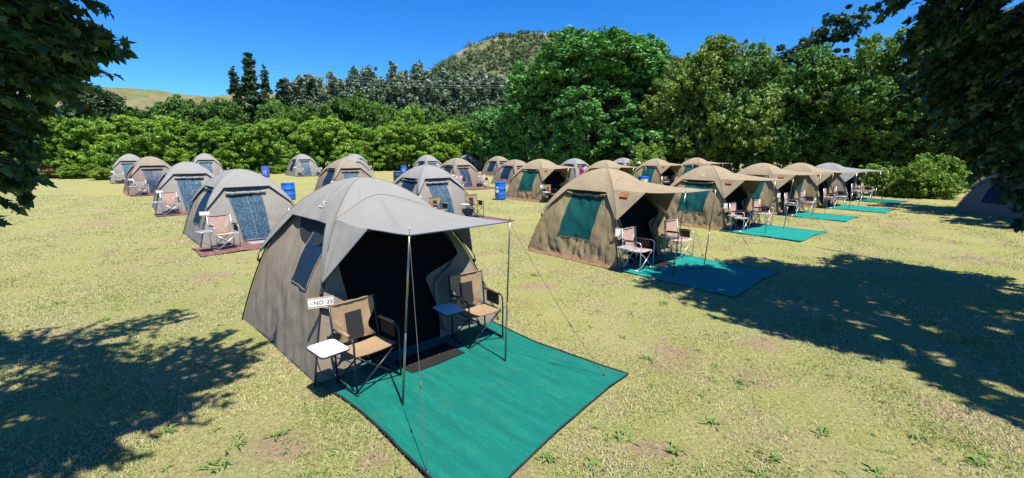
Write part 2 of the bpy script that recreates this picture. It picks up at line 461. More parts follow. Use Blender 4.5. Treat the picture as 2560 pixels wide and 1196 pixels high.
    if skirt:
        m = MB()
        for side in 'LRB':
            P = []
            for k, (z, o) in enumerate(((.13, .012), (.06, .035), (.008, .11))):
                row = []
                for i in range(N(40)):
                    u = -1+2*i/(N(40)-1); w = W(z)
                    oo = o*(.55+.45*(1-u*u))+.02*k*fbm((u*6+seed, k, seed)); zz = z+.012*k*abs(fbm((u*9, seed, 3)))
                    row.append(rot(side, w+oo-.02-(.03*(1-u*u)), u*(w+.01), zz))
                P.append(row)
            m.grid(P)
        m.build('ground_flap', MAT['skirt'], rt)
    if kind == 'open':
        zp = 1.76; ya, yb = -.84, .46; xp = 2.6
        # awning sheet
        T1 = Vector((xp, ya, zp)); T2 = Vector((xp+.08, yb, zp))
        P = []; nu = N(34); nv = N(22)
        for i in range(nu):
            u = -1+2*i/(nu-1); s = Vector(roofpt('F', u, 1.92-.23*u*u)); s.z += .004
            e = T1.lerp(T2, (u+1)/2); e.x -= .05*(1-u*u); e.z -= .012*(1-u*u)
            row = []
            for j in range(nv):
                v = j/(nv-1); p = s.lerp(e, v)
                sag = .045*math.sin(PI*v)*(1-.35*u*u)
                # tension folds running to the two pole heads
                fold = .014*math.sin(PI*min(1, v*1.15))*math.sin(9*u+3*v+seed)*(abs(u))+.02*(1-v)*v*4*fbm((u*2.5+seed, v*1.2, seed))+.030*math.exp(-((abs(u)-v*.97)/.07)**2)*math.sin(PI*min(1, v+.02))
                p.z += -sag+fold; p.y *= 1-.03*math.sin(PI*v)*0
                row.append(p)
            P.append(row)
        m = MB(); m.grid(P)
        left, right = P[0], P[-1]
        for edge, sy in ((left, -1), (right, 1)):
            kk = int(round(.5*(nv-1)))
            zl = np.linspace(1.69, zt, N(12)); w_ = lambda z: W(z)+off
            G = []
            for i, z in enumerate(zl):
                f = i/(len(zl)-1); a = Vector((w_(z)+.004, sy*w_(z), z+.022))
                g_end = edge[kk].lerp(Vector((w_(zt)+.004, sy*w_(zt), zt+.022)), f)
                G.append([a.lerp(g_end, t)+Vector((0, 0, 0))+Vector((.0, sy*.012*fbm((f*3, t*3, seed)), 0)) for t in np.linspace(0, 1, N(8))])
            # top row follows the awning edge exactly
            G[0] = [edge[0].lerp(edge[kk], t) if t in (0, 1) else edge[int(round(t*kk))] for t in np.linspace(0, 1, N(8))]
            m.grid(G)
        m.build('awning', roofm, rt)
        m = MB()
        m.tube([r[-1] for r in P], .007, 5); m.tube(left[int(round(.5*(nv-1))):], .006, 5); m.tube(right[int(round(.5*(nv-1))):], .006, 5)
        for edge, sy in ((left, -1), (right, 1)):
            kk = int(round(.5*(nv-1))); w0 = W(zt)+off
            m.tube([edge[kk], edge[kk].lerp(Vector((w0, sy*w0, zt+.022)), .5), (w0, sy*w0, zt+.022)], .006, 5)
        m.build('awning_hem', MAT['blue_trim'] if 'grey' in pal[0] else wallm, rt)
        for Tp, yb_ in ((T1, -.95), (T2, .50)):
            b = Vector((2.5 if Tp is T1 else 2.56, yb_, .005)); d = (Tp-b).normalized()
            m = MB(); m.tube([b, b.lerp(Tp, .45)], .0125, 8); m.tube([b.lerp(Tp, .45), Tp-d*.01], .0105, 8); m.tube([Tp-d*.01, Tp+d*.075], .004, 6)
            m.build('awning_pole', MAT['steel_pole'], rt)
        st = stakes or ((3.55, -1.36), (3.66, 1.08))
        for Tp, s_ in zip((T1, T2), st):
            e = Vector((s_[0], s_[1], .02)); a = Tp+Vector((0, 0, -.015))
            m = MB(); m.tube([a.lerp(e, t)-Vector((0, 0, .05*math.sin(PI*t))) for t in np.linspace(0, 1, 9)], .0028, 4)
            sl = a.lerp(e, .62)-Vector((0, 0, .045)); m.tube([sl, sl+(e-a).normalized()*.06], .009, 5)
            m.tube([e+Vector((0, 0, .06)), e-Vector((0, 0, .03))], .006, 5)
            m.build('guy_rope', MAT['rope'], rt)
        if badge:
            kk = int(round(.5*(nv-1))); B1 = left[0]; G1 = left[kk]; w0 = W(zt)+off; TP = Vector((w0, -w0, zt+.022))
            ex = (G1-B1).normalized(); nrm = ex.cross(TP-B1).normalized(); nrm = nrm if nrm.y < 0 else -nrm; ey = nrm.cross(ex); ey = ey if ey.z > 0 else -ey
            c = B1.lerp(G1, .42)+(TP-B1.lerp(G1, .42))*.19+nrm*.016
            bw, bh = .105, .072
            def q(x, y, o): return c+ex*x+ey*y+nrm*o
            def slab(mb, pts, o0, o1):
                n = len(pts); mb.add([q(x, y, o1) for x, y in pts]+[q(x, y, o0) for x, y in pts], [tuple(range(n)), tuple(range(2*n-1, n-1, -1))]+[(i, (i+1) % n, n+(i+1) % n, n+i) for i in range(n)])
            m = MB(); slab(m, [(-bw-.008, -bh-.008), (bw+.008, -bh-.008), (bw+.008, bh+.008), (-bw-.008, bh+.008)], 0, .004)
            bo = m.build('badge', MAT['badge_dark'], rt, smooth=False)
            m = MB(); slab(m, [(-bw, -bh*.35), (bw, -bh*.45), (bw, bh), (-bw, bh)], .004, .007); m.build('badge_sky', MAT['badge'], bo, smooth=False)
            m = MB(); slab(m, [(.035, -bh*.45), (.045, -bh*.45), (.05, bh*.1), (.075, bh*.3), (.03, bh*.35), (-.02, bh*.3), (.04, bh*.1)], .007, .009); m.build('badge_tree', MAT['badge_dark'], bo, smooth=False)
    if number:
        me = text_mesh(number, .15, .001); me.materials.append(MAT['chalk'])
        o = obj_from('roof_number', me, rt)
        c = Vector(roofpt('L', .12, 1.80)); cx = Vector(roofpt('L', .4, 1.80))-Vector(roofpt('L', -.2, 1.80)); cz = Vector(roofpt('L', .12, 1.88))-Vector(roofpt('L', .12, 1.72))
        X = cx.normalized(); Z = X.cross(cz).normalized(); Z = Z if Z.z > 0 else -Z; Y = Z.cross(X)
        o.matrix_local = Matrix(((X.x, Y.x, Z.x, 0), (X.y, Y.y, Z.y, 0), (X.z, Y.z, Z.z, 0), (0, 0, 0, 1)))
        o.location = c+Z*.012
    return rt

GREY_O = ('grey_roof', 'taupe_wall', 'navy_mesh', 'dull_door')
OLIVE = ('olive_roof', 'olive_wall', 'green_mesh', 'dull_door')
GREY_C = ('grey_roof', 'grey_wall', 'navy_mesh', 'shiny_door')
BROWN_C = ('brown_roof', 'brown_wall', 'navy_mesh', 'dull_door')
BROWN_S = ('brown_roof', 'brown_wall', 'navy_mesh', 'shiny_door')
SILVER = ('silver_roof', 'grey_wall', 'navy_mesh', 'shiny_door')
#        key: x, y, yaw, kind, palette, height factor, resolution, label
TENTS = [
 ('A', -2.22, 6.50, -.78, 'open', GREY_O, 1.03, 1.5, 'large grey foreground tent, number 25 on its roof, awning over a green mat'),
 ('B', 2.43, 11.46, -.82, 'open', OLIVE, 1.03, 1.2, 'khaki awning tent with sunset badge, nearest of the khaki ones, mat half shaded'),
 ('C', 7.36, 16.48, -.88, 'open', OLIVE, 1.0, 1.0, 'khaki awning tent with 27 on its roof, second in the row of khaki tents'),
 ('W', 11.47, 20.32, -.89, 'open', OLIVE, 1.0, .8, 'khaki awning tent, third in the khaki row, between the one marked 27 and the fourth'),
 ('X', 14.79, 22.77, -.86, 'open', OLIVE, .98, .7, 'khaki awning tent, fourth in the row, before the grey one at its end'),
 ('Y', 18.55, 25.95, -.88, 'open', ('silver_roof', 'taupe_wall', 'navy_mesh', 'dull_door'), .95, .7, 'grey awning tent at the right end of the khaki row, under the trees'),
 ('D', -8.41, 13.59, -.80, 'closed', GREY_C, .97, 1.2, 'grey tent with shiny blue door, nearest of the left column'),
 ('K', -3.50, 18.05, -.80, 'closed', GREY_C, .97, 1.0, 'grey tent with shiny blue door between two tan and black chairs'),
 ('P', 1.57, 24.69, -.82, 'open', OLIVE, 1.04, .8, 'khaki awning tent just right of the labelled blue barrel'),
 ('R', 6.10, 28.90, -.83, 'open', OLIVE, .98, .6, 'khaki awning tent whose roof rises right behind the badge tent with the shaded mat'),
 ('T', 10.65, 32.93, -.83, 'open', OLIVE, 1.0, .6, 'khaki awning tent behind the barrel with the orange poster'),
 ('U', 15.0, 36.20, -.83, 'open', OLIVE, 1.02, .5, 'khaki awning tent against the dark trees, above the roof marked 27'),
 ('E', -14.74, 20.11, -.84, 'closed', GREY_C, 1.0, .9, 'grey tent with shiny blue door, second in the left column'),
 ('J', -9.87, 26.11, -.82, 'closed', BROWN_S, 1.02, .8, 'brown tent with blue door peeking over the left shoulder of the foreground roof'),
 ('L', -4.18, 33.60, -.85, 'closed', BROWN_C, 1.0, .6, 'brown tent with dull blue door and two pink chairs, behind the shiny door tent'),
 ('O', .25, 36.25, -.84, 'closed', BROWN_C, .93, .6, 'brown tent with dark side window, left of the khaki one by the barrel'),
 ('V', 5.70, 40.5, -.84, 'closed', SILVER, .95, .5, 'silvery tent with numbered roof seen over the awning by the barrel'),
 ('S', 11.3, 45.2, -.84, 'closed', SILVER, .95, .5, 'silver grey tent half hidden behind a khaki roof below the big dark tree'),
 ('F', -22.7, 27.86, -.75, 'closed', BROWN_C, 1.06, .8, 'brown tent with dull blue door, third in the left column'),
 ('Z2', -14.95, 41.0, -.84, 'closed', GREY_C, 1.03, .5, 'grey tent tucked between a brown one and the rearmost grey pair'),
 ('M2', -8.9, 47.0, -.84, 'closed', GREY_C, 1.0, .5, 'grey tent rising just behind the roof of the shiny door one in the middle'),
 ('O2', -1.51, 48.8, -.84, 'closed', BROWN_C, 1.0, .5, 'brown tent with small dark window at the left edge of the dark tree'),
 ('Q', 6.1, 52.0, -.84, 'closed', ('olive_roof', 'olive_wall', 'green_mesh', 'shiny_door'), .98, .5, 'khaki tent with a green window behind the silvery numbered one'),
 ('G', -32.3, 37.56, -.86, 'closed', GREY_C, 1.1, .6, 'grey tent with blue door at the far end of the left column by the bushes'),
 ('H', -28.0, 40.5, -.84, 'closed', GREY_C, 1.12, .6, 'grey tent with blue door standing alone left of the barrel marked M'),
 ('I', -22.7, 48.07, -.82, 'closed', GREY_C, 1.08, .6, 'grey tent with shiny blue door and two grey chairs, right of the marked barrel'),
 ('J3', -19.3, 54.5, -.84, 'closed', GREY_C, 1.08, .5, 'rearmost grey tent of the pair behind the brown one left of the middle'),
 ('M', -10.9, 57.0, -.84, 'closed', GREY_C, 1.03, .5, 'rear grey tent by the hedge, right of the two barrels standing together'),
 ('N', -6.18, 61.3, -.84, 'closed', GREY_C, 1.02, .5, 'small grey tent with blue door against the hedge, right end of the grey ones'),
 ('O1', -1.0, 63.0, -.84, 'closed', BROWN_C, 1.0, .5, 'rearmost brown tent showing only its domed top before the dark tree'),
 ('DK', 21.6, 18.5, -1.5, 'closed', GREY_O, .97, .8, 'dark shaded grey tent on the far right, half covered by overhanging leaves'),
]
SC = .985
TP = {}
for i, (k, x, y, yaw, kind, pal, zf_, res, lab) in enumerate(TENTS):
    grp = 'khaki awning tents' if pal[0] == 'olive_roof' and kind == 'open' else 'dome tents with closed mesh doors' if kind == 'closed' else 'grey awning tents'
    make_tent((x, y, 0), yaw+(0 if i < 8 else .05*math.sin(i*7.3)), kind, pal, lab, SC, zf_/SC, seed=i*3.7+1, res=res, number={'A': '25', 'C': '27'}.get(k), badge=k in 'BCWXTP', group=grp, skirt=pal[0] in ('olive_roof', 'brown_roof'))
    TP[k] = (x, y, yaw)
def tl(k, lx, ly, z=0):
    x, y, a = TP[k]; return Vector((x+lx*math.cos(a)-ly*math.sin(a), y+lx*math.sin(a)+ly*math.cos(a), z))

# ------------------------------------------------------------------ mats
MATS = []          # footprints for keeping the grass out
def make_rug(k, x0, x1, y0, y1, mat, label, z=.012, bow=.09, group='ground mats before the tents', seed=0, skew=0.0):
    rt = empty('ground_mat', tl(k, 0, 0), TP[k][2]); tag(rt, label, 'mat', group)
    n = 34; P = []
    for i in range(n):
        a = i/(n-1); row = []
        for j in range(n):
            b = j/(n-1)
            ex0 = x0; ex1 = x1+skew*(1-b)-bow*1.2*math.sin(PI*b)-.02*math.sin(7*b+seed)
            ey0 = y0+bow*math.sin(PI*a)*(1+.3*math.sin(5*a+seed)); ey1 = y1-bow*math.sin(PI*a)
            x = ex0+(ex1-ex0)*a; y = ey0+(ey1-ey0)*b
            zz = z+.012+.014*fbm((x*1.6+seed, y*2.2, seed))+.006*math.sin(x*2.2+y*5+2*fbm((x, y, seed)))+(.02*max(0, fbm((x*2, y*2, seed+4))) if min(a, 1-a, b, 1-b) < .03 else 0)
            row.append(Vector((x, y, max(.008, zz))))
        P.append(row)
    m = MB(); m.grid(P); m.build('mat_sheet', mat, rt)
    m = MB(); e = [P[i][0] for i in range(n)]; m.tube([p+Vector((0, 0, .004)) for p in e], .011, 5)
    m.tube([P[i][-1]+Vector((0, 0, .004)) for i in range(n)], .011, 5); m.tube([p+Vector((0, 0, .004)) for p in P[-1]], .008, 5)
    m.build('hem', MAT['dark_strap'] if mat is MAT['green_rug'] and k == 'A' else mat, rt)
    MATS.append((k, x0, x1+skew*.5-bow*.4, y0+bow*.4, y1-bow*.4))
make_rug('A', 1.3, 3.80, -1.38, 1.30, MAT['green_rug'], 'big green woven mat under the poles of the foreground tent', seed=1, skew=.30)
make_rug('B', 1.3, 3.95, -1.48, 1.05, MAT['teal_rug'], 'green mat half in tree shade, with two pink chairs at its back edge', bow=.06, seed=2)
make_rug('C', 1.3, 3.7, -1.6, .9, MAT['teal_rug'], 'green mat in front of the tent marked 27, sunlit', bow=.06, seed=3)
make_rug('W', 1.3, 3.75, -1.5, .4, MAT['teal_rug'], 'green mat third along the khaki row, narrow strip of teal', bow=.05, seed=4)
make_rug('X', 1.3, 3.9, -1.4, .7, MAT['teal_rug'], 'green mat fourth along the khaki row, before the last khaki awning', bow=.05, seed=5)
make_rug('Y', 1.3, 3.6, -1.2, .9, MAT['green_rug'], 'green mat coloured darker to stand for shade at the end of the row', bow=.05, seed=6)  # darker rug colour in place of the shade missing here
make_rug('D', 1.38, 2.65, -1.62, 1.4, MAT['brown_rug'], 'reddish brown mat before the nearest left tent', bow=.05, seed=7)
make_rug('E', 1.38, 2.5, -1.5, 1.3, MAT['brown_rug'], 'reddish brown mat before the second left tent', bow=.05, seed=8)
make_rug('F', 1.38, 2.55, -1.5, 1.3, MAT['brown_rug'], 'reddish brown mat before the third left tent', bow=.05, seed=9)
make_rug('G', 1.38, 2.3, -1.4, 1.3, MAT['brown_rug'], 'pale brown mat strip before the farthest left tent', bow=.05, seed=10)
make_rug('K', 1.38, 3.6, -1.3, 1.5, MAT['brown_rug'], 'reddish brown mat reaching out from behind the foreground awning', bow=.06, seed=11)
make_rug('L', 1.38, 3.7, -1.3, 1.5, MAT['brown_rug'], 'reddish brown mat under the pink chairs near the labelled barrel', bow=.05, seed=12)
make_rug('I', 1.38, 2.3, -1.2, 1.5, MAT['brown_rug'], 'thin reddish mat before the tent right of the marked barrel', bow=.04, seed=13)
def doormat(k, x, y, w, l, mat, label, txt=None):
    o = empty('doormat', tl(k, x, y, .026), TP[k][2]); tag(o, label, 'doormat')
    m = MB(); m.box(-w/2, w/2, -l/2, l/2, 0, .012); m.build('mat_pad', mat, o, smooth=False)
    if txt:
        me = text_mesh(txt, .14, .001); me.materials.append(MAT['brown_pocket']); t = obj_from('lettering', me, o); t.rotation_euler = (0, 0, PI/2); t.location = (0, 0, .0135)
doormat('A', 1.78, -.12, .42, .8, MAT['doormat'], 'black welcome doormat at the mouth of the foreground tent', 'WELCOME')
doormat('B', 1.85, -.25, .4, .6, MAT['doormat'], 'black doormat on the half shaded green mat')
doormat('D', 1.7, .05, .4, .75, MAT['grey_doormat'], 'pale grey doormat below the nearest shiny blue door')

# ------------------------------------------------------------------ chairs
def make_chair(fab, tube, table=True, pocket=True, shade_panel=False):
    rt = empty('camp_chair')
    m = MB(); r = .0115; w = .275
    for s in (-1, 1):
        y = s*w
        # front leg, bends into the arm, ends at the rear upright
        m.tube([(.25, y, .015), (.25, y, .56)]+bez((.25, y, .56), (.25, y, .64), (.17, y, .645), 6)+[(-.2, y, .63)], r, 7)
        m.tube([(-.18, y, .015), (-.2, y, .45), (-.25, y, .9)], r, 7)
        m.tube([(.27, y, .012), (-.22, y, .012)], r, 7)
        m.tube([(.22, y*.93, .43), (-.2, y*.93, .41)], r, 7)
    for x in (.24, -.17):
        m.tube([(x, -w, .03), (x-.01, w*.93, .43)], r, 7); m.tube([(x-.012, w, .03), (x-.022, -w*.93, .43)], r, 7)
    m.build('frame', tube, rt)
    # seat
    P = []
    for i in range(9):
        a = i/8; P.append([(.235-.42*a, (-1+2*b/8)*.255, .435-.03*a-.035*(1-(-1+2*b/8)**2)*(.5+.5*math.sin(PI*a))) for b in range(9)])
    Q = [[(x, y, z-.008) for x, y, z in row] for row in P]
    m = MB(); m.grid(P); m.grid(Q); m.build('seat', fab, rt)
    # backrest: full height fabric sagging between the uprights
    P = []
    for i in range(13):
        a = i/12; z = .42+.47*a; xx = -.2-.05*a
        hw = .262 if a > .62 else .262-.10*math.sin(PI*min(1, a/.62))*1.0
        P.append([(xx-.035*(1-(-1+2*b/10)**2)*(1-.3*a)+.006*math.sin(b*2+i*1.3), (-1+2*b/10)*hw, z+.008*math.sin(b*1.7)*(a > .6)) for b in range(11)])
    Q = [[(x-.009, y, z) for x, y, z in row] for row in P]
    m = MB(); m.grid(P); m.grid(Q); m.tube([(-.25, -.275, .89), (-.262, 0, .885), (-.25, .275, .89)], .008, 5)
    m.build('backrest', fab, rt)
    if shade_panel:
        m = MB(); Pp = [[(-.2-.05*a-.02+.018, y, .46+.30*a) for y in (-.10, 0, .10)] for a in (0, .5, 1)]; m.grid(Pp); m.build('back_shade', MAT['black_fabric_and_shade'], rt)  # black sheet painted as a shadow on the backrest
    for s in (-1, 1):
        m = MB(); y = s*w
        m.tube([(.15, y, .652), (.05, y, .656), (-.15, y, .648)], [.017, .02, .017], 8)
        m.build('armrest', MAT['brown_pocket'] if tube is MAT['silver_tube'] else fab, rt)
    if pocket:
        m = MB(); m.box(-.15, .12, w+.012, w+.035, .46, .64)
        m.build('side_pocket', MAT['brown_pocket'] if tube is MAT['silver_tube'] else MAT['black_fabric_and_shade'], rt, smooth=False)
    if table:
        m = MB(); pts = []; x0, x1, y0, y1, rr = -.16, .22, -.60, -.30, .045
        for cx, cy, a0 in ((x1-rr, y1-rr, 0), (x0+rr, y1-rr, 90), (x0+rr, y0+rr, 180), (x1-rr, y0+rr, 270)):
            pts += [(cx+rr*math.cos(R(a0+t)), cy+rr*math.sin(R(a0+t))) for t in (0, 30, 60, 90)]
        n = len(pts)
        m.add([(x, y, .548) for x, y in pts]+[(x, y, .53) for x, y in pts], [tuple(range(n)), tuple(range(2*n-1, n-1, -1))]+[(i, n+i, n+(i+1) % n, (i+1) % n) for i in range(n)])
        m.build('table_top', MAT['white_plastic'] if tube is MAT['black_tube'] else MAT['silver_tube'], rt, smooth=False)
        m = MB(); m.tube([(x, y, .537) for x, y in pts]+[(pts[0][0], pts[0][1], .537)], .0115, 6)
        m.tube([(.12, -.52, .53), (.2, -.29, .38)], .006, 5); m.tube([(-.06, -.56, .53), (-.08, -.50, .25), (-.06, -.3, .1)], .006, 5)
        m.build('table_rim', MAT['purple_rim'] if tube is MAT['black_tube'] else MAT['silver_tube'], rt)
    return rt
def kids(o): return [c for c in bpy.data.objects if c.parent == o]
CH_PROTO = {'tan': make_chair(MAT['tan_fabric'], MAT['black_tube'], shade_panel=True), 'pink': make_chair(MAT['pink_fabric'], MAT['silver_tube']),
            'grey': make_chair(MAT['grey_fabric'], MAT['silver_tube'], pocket=False)}
CH_KIDS = {k: kids(v) for k, v in CH_PROTO.items()}
used = set()
def chair(k, style, lx, ly, rz, label, group='folding camp chairs'):
    p = tl(k, lx, ly, .022)
    if style in used: o, cs = copy_tree(CH_PROTO[style], CH_KIDS[style])
    else: o = CH_PROTO[style]; used.add(style)
    o.location = p; o.rotation_euler = (0, 0, TP[k][2]+rz); tag(o, label, 'chair', group)
    return o
chair('A', 'tan', 1.70, -.92, .05, 'tan chair with sunlit white side table, left of the foreground tent mouth')
chair('A', 'tan', 1.73, .70, -.12, 'tan chair with shaded side table, right of the foreground tent mouth')
chair('K', 'tan', 1.75, -.62, .15, 'tan and black chair on the left of the middle shiny blue door')
chair('K', 'tan', 1.85, .98, -.1, 'tan and black chair with white side table, right of the middle shiny door')
chair('B', 'pink', 1.62, -.97, .0, 'pink chair at the corner of the half shaded green mat')
chair('B', 'pink', 1.70, .80, -.1, 'pink chair with brown side pocket, behind the poles over the half shaded mat')
chair('C', 'pink', 1.65, -1.0, .05, 'pink chair on the near side of the door of the tent marked 27')
chair('C', 'pink', 1.70, .70, -.05, 'pink chair on the far side of the door of the tent marked 27')
chair('W', 'pink', 1.70, -.95, .1, 'pink chair on the near side of the third khaki tent')
chair('W', 'pink', 1.75, .60, -.1, 'pink chair on the far side of the third khaki tent')
chair('X', 'pink', 1.70, -.95, 0, 'pink chair on the near side of the fourth khaki tent')
chair('X', 'pink', 1.70, .65, 0, 'pink chair on the far side of the fourth khaki tent')
chair('Y', 'grey', 1.70, -.9, 0, 'grey chair in shade beside the last tent of the row, near side')
chair('Y', 'pink', 1.75, .75, 0, 'pink chair in shade before the last tent of the row, far side')
chair('D', 'pink', 2.02, -.95, .12, 'pink chair in full view before the nearest left tent')
chair('D', 'pink', 1.75, 1.15, 0, 'pink chair half hidden by the edge of the foreground roof')
chair('E', 'pink', 1.95, -.92, .1, 'pink chair before the second left tent')
chair('F', 'grey', 1.95, -.85, .1, 'brownish grey chair before the third left tent')
chair('G', 'grey', 1.85, -.85, 0, 'grey chair before the farthest left tent')
chair('H', 'grey', 1.8, 1.15, 0, 'grey chair right of the lone tent beside the marked barrel')
chair('I', 'grey', 1.8, -.75, 0, 'grey chair left of the door, tent right of the marked barrel')
chair('I', 'grey', 1.8, 1.15, 0, 'grey chair right of the door, tent right of the marked barrel')
chair('J', 'pink', 1.8, -.85, 0, 'pink chair behind the foreground roof, before the brown tent')
chair('J', 'grey', 1.8, 1.15, 0, 'grey chair on the right of the brown tent behind the foreground roof')
chair('Z2', 'grey', 1.8, 1.1, 0, 'grey chair on the right of the grey tent behind the brown one')
chair('J3', 'grey', 1.8, 1.1, 0, 'grey chair on the right of the rearmost grey tent left of the middle')
chair('L', 'pink', 1.75, -.85, .1, 'pink chair left of the dull blue door behind the middle tent')
chair('L', 'pink', 1.85, 1.1, 0, 'pink chair right of the dull blue door, near the labelled barrel')
chair('N', 'grey', 1.8, -.7, 0, 'grey chair left of the door of the small tent at the hedge')
chair('N', 'grey', 1.8, 1.1, 0, 'grey chair right of the door of the small tent at the hedge')
chair('P', 'tan', 1.62, -.85, .05, 'tan chair under the awning beside the labelled barrel')
chair('T', 'tan', 1.62, -.85, 0, 'tan chair under the awning behind the orange poster barrel')
chair('V', 'pink', 1.8, -.7, 0, 'pink chair before the silvery numbered tent')

# ------------------------------------------------------------------ hanging number cards
def card(k, z, label, txt=None, ly=-1, w=.25, h=.13, face=-.35, dx=.03, dy=0):
    ww = W(z)*SC+.05; p = tl(k, ww+dx, ly*ww+dy, z)
    o = empty('number_card', p, TP[k][2]-PI/2+PI/2+face); tag(o, label, 'sign', 'number cards hung on the tent corners')
    m = MB(); m.box(0, .008, -w/2, w/2, -h/2, h/2); m.build('card', MAT['tag_card'], o, smooth=False)
    m = MB(); m.box(.009, .011, -w/2+.008, w/2-.012, -h/2+.022, h/2-.022); b = m.build('paper', MAT['white_plastic'], o, smooth=False)
    m = MB(); m.tube([(0, 0, h/2), (-.01, 0, h/2+.09)], .004, 4); m.build('cord', MAT['dark_strap'], o)
    if txt:
        me = text_mesh(txt, .066, .0006); me.materials.append(MAT['ink']); t = obj_from('lettering', me, b)
        t.rotation_euler = (PI/2, 0, PI/2); t.location = (.0125, .022, 0)
        m = MB()
        for q in range(3): m.tube([(.012, -w/2+.025+.012*q, -.012), (.012, -w/2+.031+.012*q, .012-.005*q)], .0022, 4)
        m.build('logo', MAT['blue_trim'], b)
card('A', .90, 'brown and white card reading NO: 25 on the corner of the foreground tent', 'NO: 25', w=.28, h=.125)
for k, lab in (('D', 'white card on the corner of the nearest left tent'), ('E', 'white card on the second left tent'), ('F', 'white card on the third left tent'),
               ('G', 'white card on the farthest left tent'), ('H', 'white card on the lone tent beside the marked barrel'), ('I', 'white card on the tent right of the marked barrel'),
               ('J', 'white card on the brown tent behind the foreground roof'), ('K', 'white card on the middle tent with shiny blue door'), ('L', 'white card on the brown tent with dull blue door and pink chairs'),
               ('B', 'white card hanging below the strap of the tent with the shaded mat'), ('C', 'white card on the tent marked 27'), ('P', 'white card on the khaki tent by the labelled barrel'),
               ('T', 'white card on the khaki tent by the poster barrel'), ('W', 'small white card on the third khaki tent')):
    card(k, .92 if k in 'DEFGHIJKL' else .82, lab, w=.25 if k in 'DEFGHIJKL' else .13, h=.12 if k in 'DEFGHIJKL' else .2, face=-.3 if k in 'DEFGHIJKL' else -.9)

# ------------------------------------------------------------------ barrels
def barrel(x, y, mat, label, h=.92, r=.29, tilt=0, marks=None, lid=None, label_mat=None):
    o = empty('barrel', (x, y, 0)); tag(o, label, 'barrel', 'plastic barrels on the grass'); o.rotation_euler = (0, tilt, 0)
    prof = [(0, 0), (r*.86, 0), (r*.93, .02), (r*.98, .10), (r, .28), (r, .30), (r*1.035, .31), (r*1.035, .33), (r, .34), (r, .58), (r*1.035, .59), (r*1.035, .61), (r, .62), (r*.99, .80), (r*.95, h-.07), (r*.92, h-.05)]
    m = MB(); m.lathe(prof, 32); m.build('drum', mat, o)
    m = MB(); m.lathe([(r*.92, h-.05), (r*.99, h-.045), (r*1.0, h-.01), (r*.95, h), (r*.9, h-.02), (0, h-.025)], 32)
    m.build('lid', lid or mat, o)
    if marks:
        for (txt, az, z, size) in marks:
            me = text_mesh(txt, size, .004); me.materials.append(MAT['white_plastic'])
            for v in me.vertices:                                       # wrap the lettering round the drum
                a = v.co.x/r; rr = r*1.012+v.co.z
                v.co = (rr*math.cos(az+a), rr*math.sin(az+a), z+v.co.y)
            obj_from('lettering', me, o)
    if label_mat:
        for (lm, a0, a1, z0, z1) in label_mat:
            m = MB(); m.grid([[((r*1.04)*math.cos(a0+(a1-a0)*i/9), (r*1.04)*math.sin(a0+(a1-a0)*i/9), z) for i in range(10)] for z in (z0, z1)])
            m.build('sticker', lm, o)
    return o
def gx(px, py):
    d = fw+cr*(px-1280)/CF-cu*(py-598)/CF; t = -CH/d[2]; return d[0]*t, d[1]*t
b1 = gx(665, 444); barrel(*b1, MAT['barrel_faded'], 'faded blue barrel marked M in white, by the hedge', marks=[('M', -1.25, .52, .34)], h=1.12, r=.37)
b2 = gx(723, 500); barrel(*b2, MAT['barrel_blue'], 'plain bright blue barrel between the left tents', r=.34)
b3 = gx(994, 456); barrel(*b3, MAT['barrel_navy'], 'dark navy barrel with blue lid', lid=MAT['barrel_blue'], r=.33)
b4 = gx(1010, 436); barrel(*b4, MAT['barrel_blue'], 'blue barrel with white lettering behind the navy one', marks=[('GS', -1.45, .5, .28)], r=.34, h=1.0)
b5 = gx(1251, 500); barrel(*b5, MAT['barrel_blue'], 'bright blue barrel with white stickers beside the khaki tent', r=.30, h=.97, label_mat=[(MAT['white_plastic'], -2.5, -1.9, .66, .74), (MAT['white_plastic'], -2.5, -1.85, .42, .57)])
m_, n_, bb_ = nt('poster')
n_.links.new(ramp(n_, noi(n_, 7, 3, .6, objco(n_)), [(.35, (.75, .25, .03)), (.5, (.8, .55, .2)), (.62, (.8, .7, .55)), (.75, (.25, .10, .04))]), bb_.inputs['Base Color'])
MAT['poster'] = m_
b6 = (8.1, 27.2); barrel(*b6, MAT['barrel_blue'], 'blue barrel with an orange poster behind the badge tent', r=.33, h=1.12, label_mat=[(MAT['poster'], -2.4, -1.1, .1, .98)])

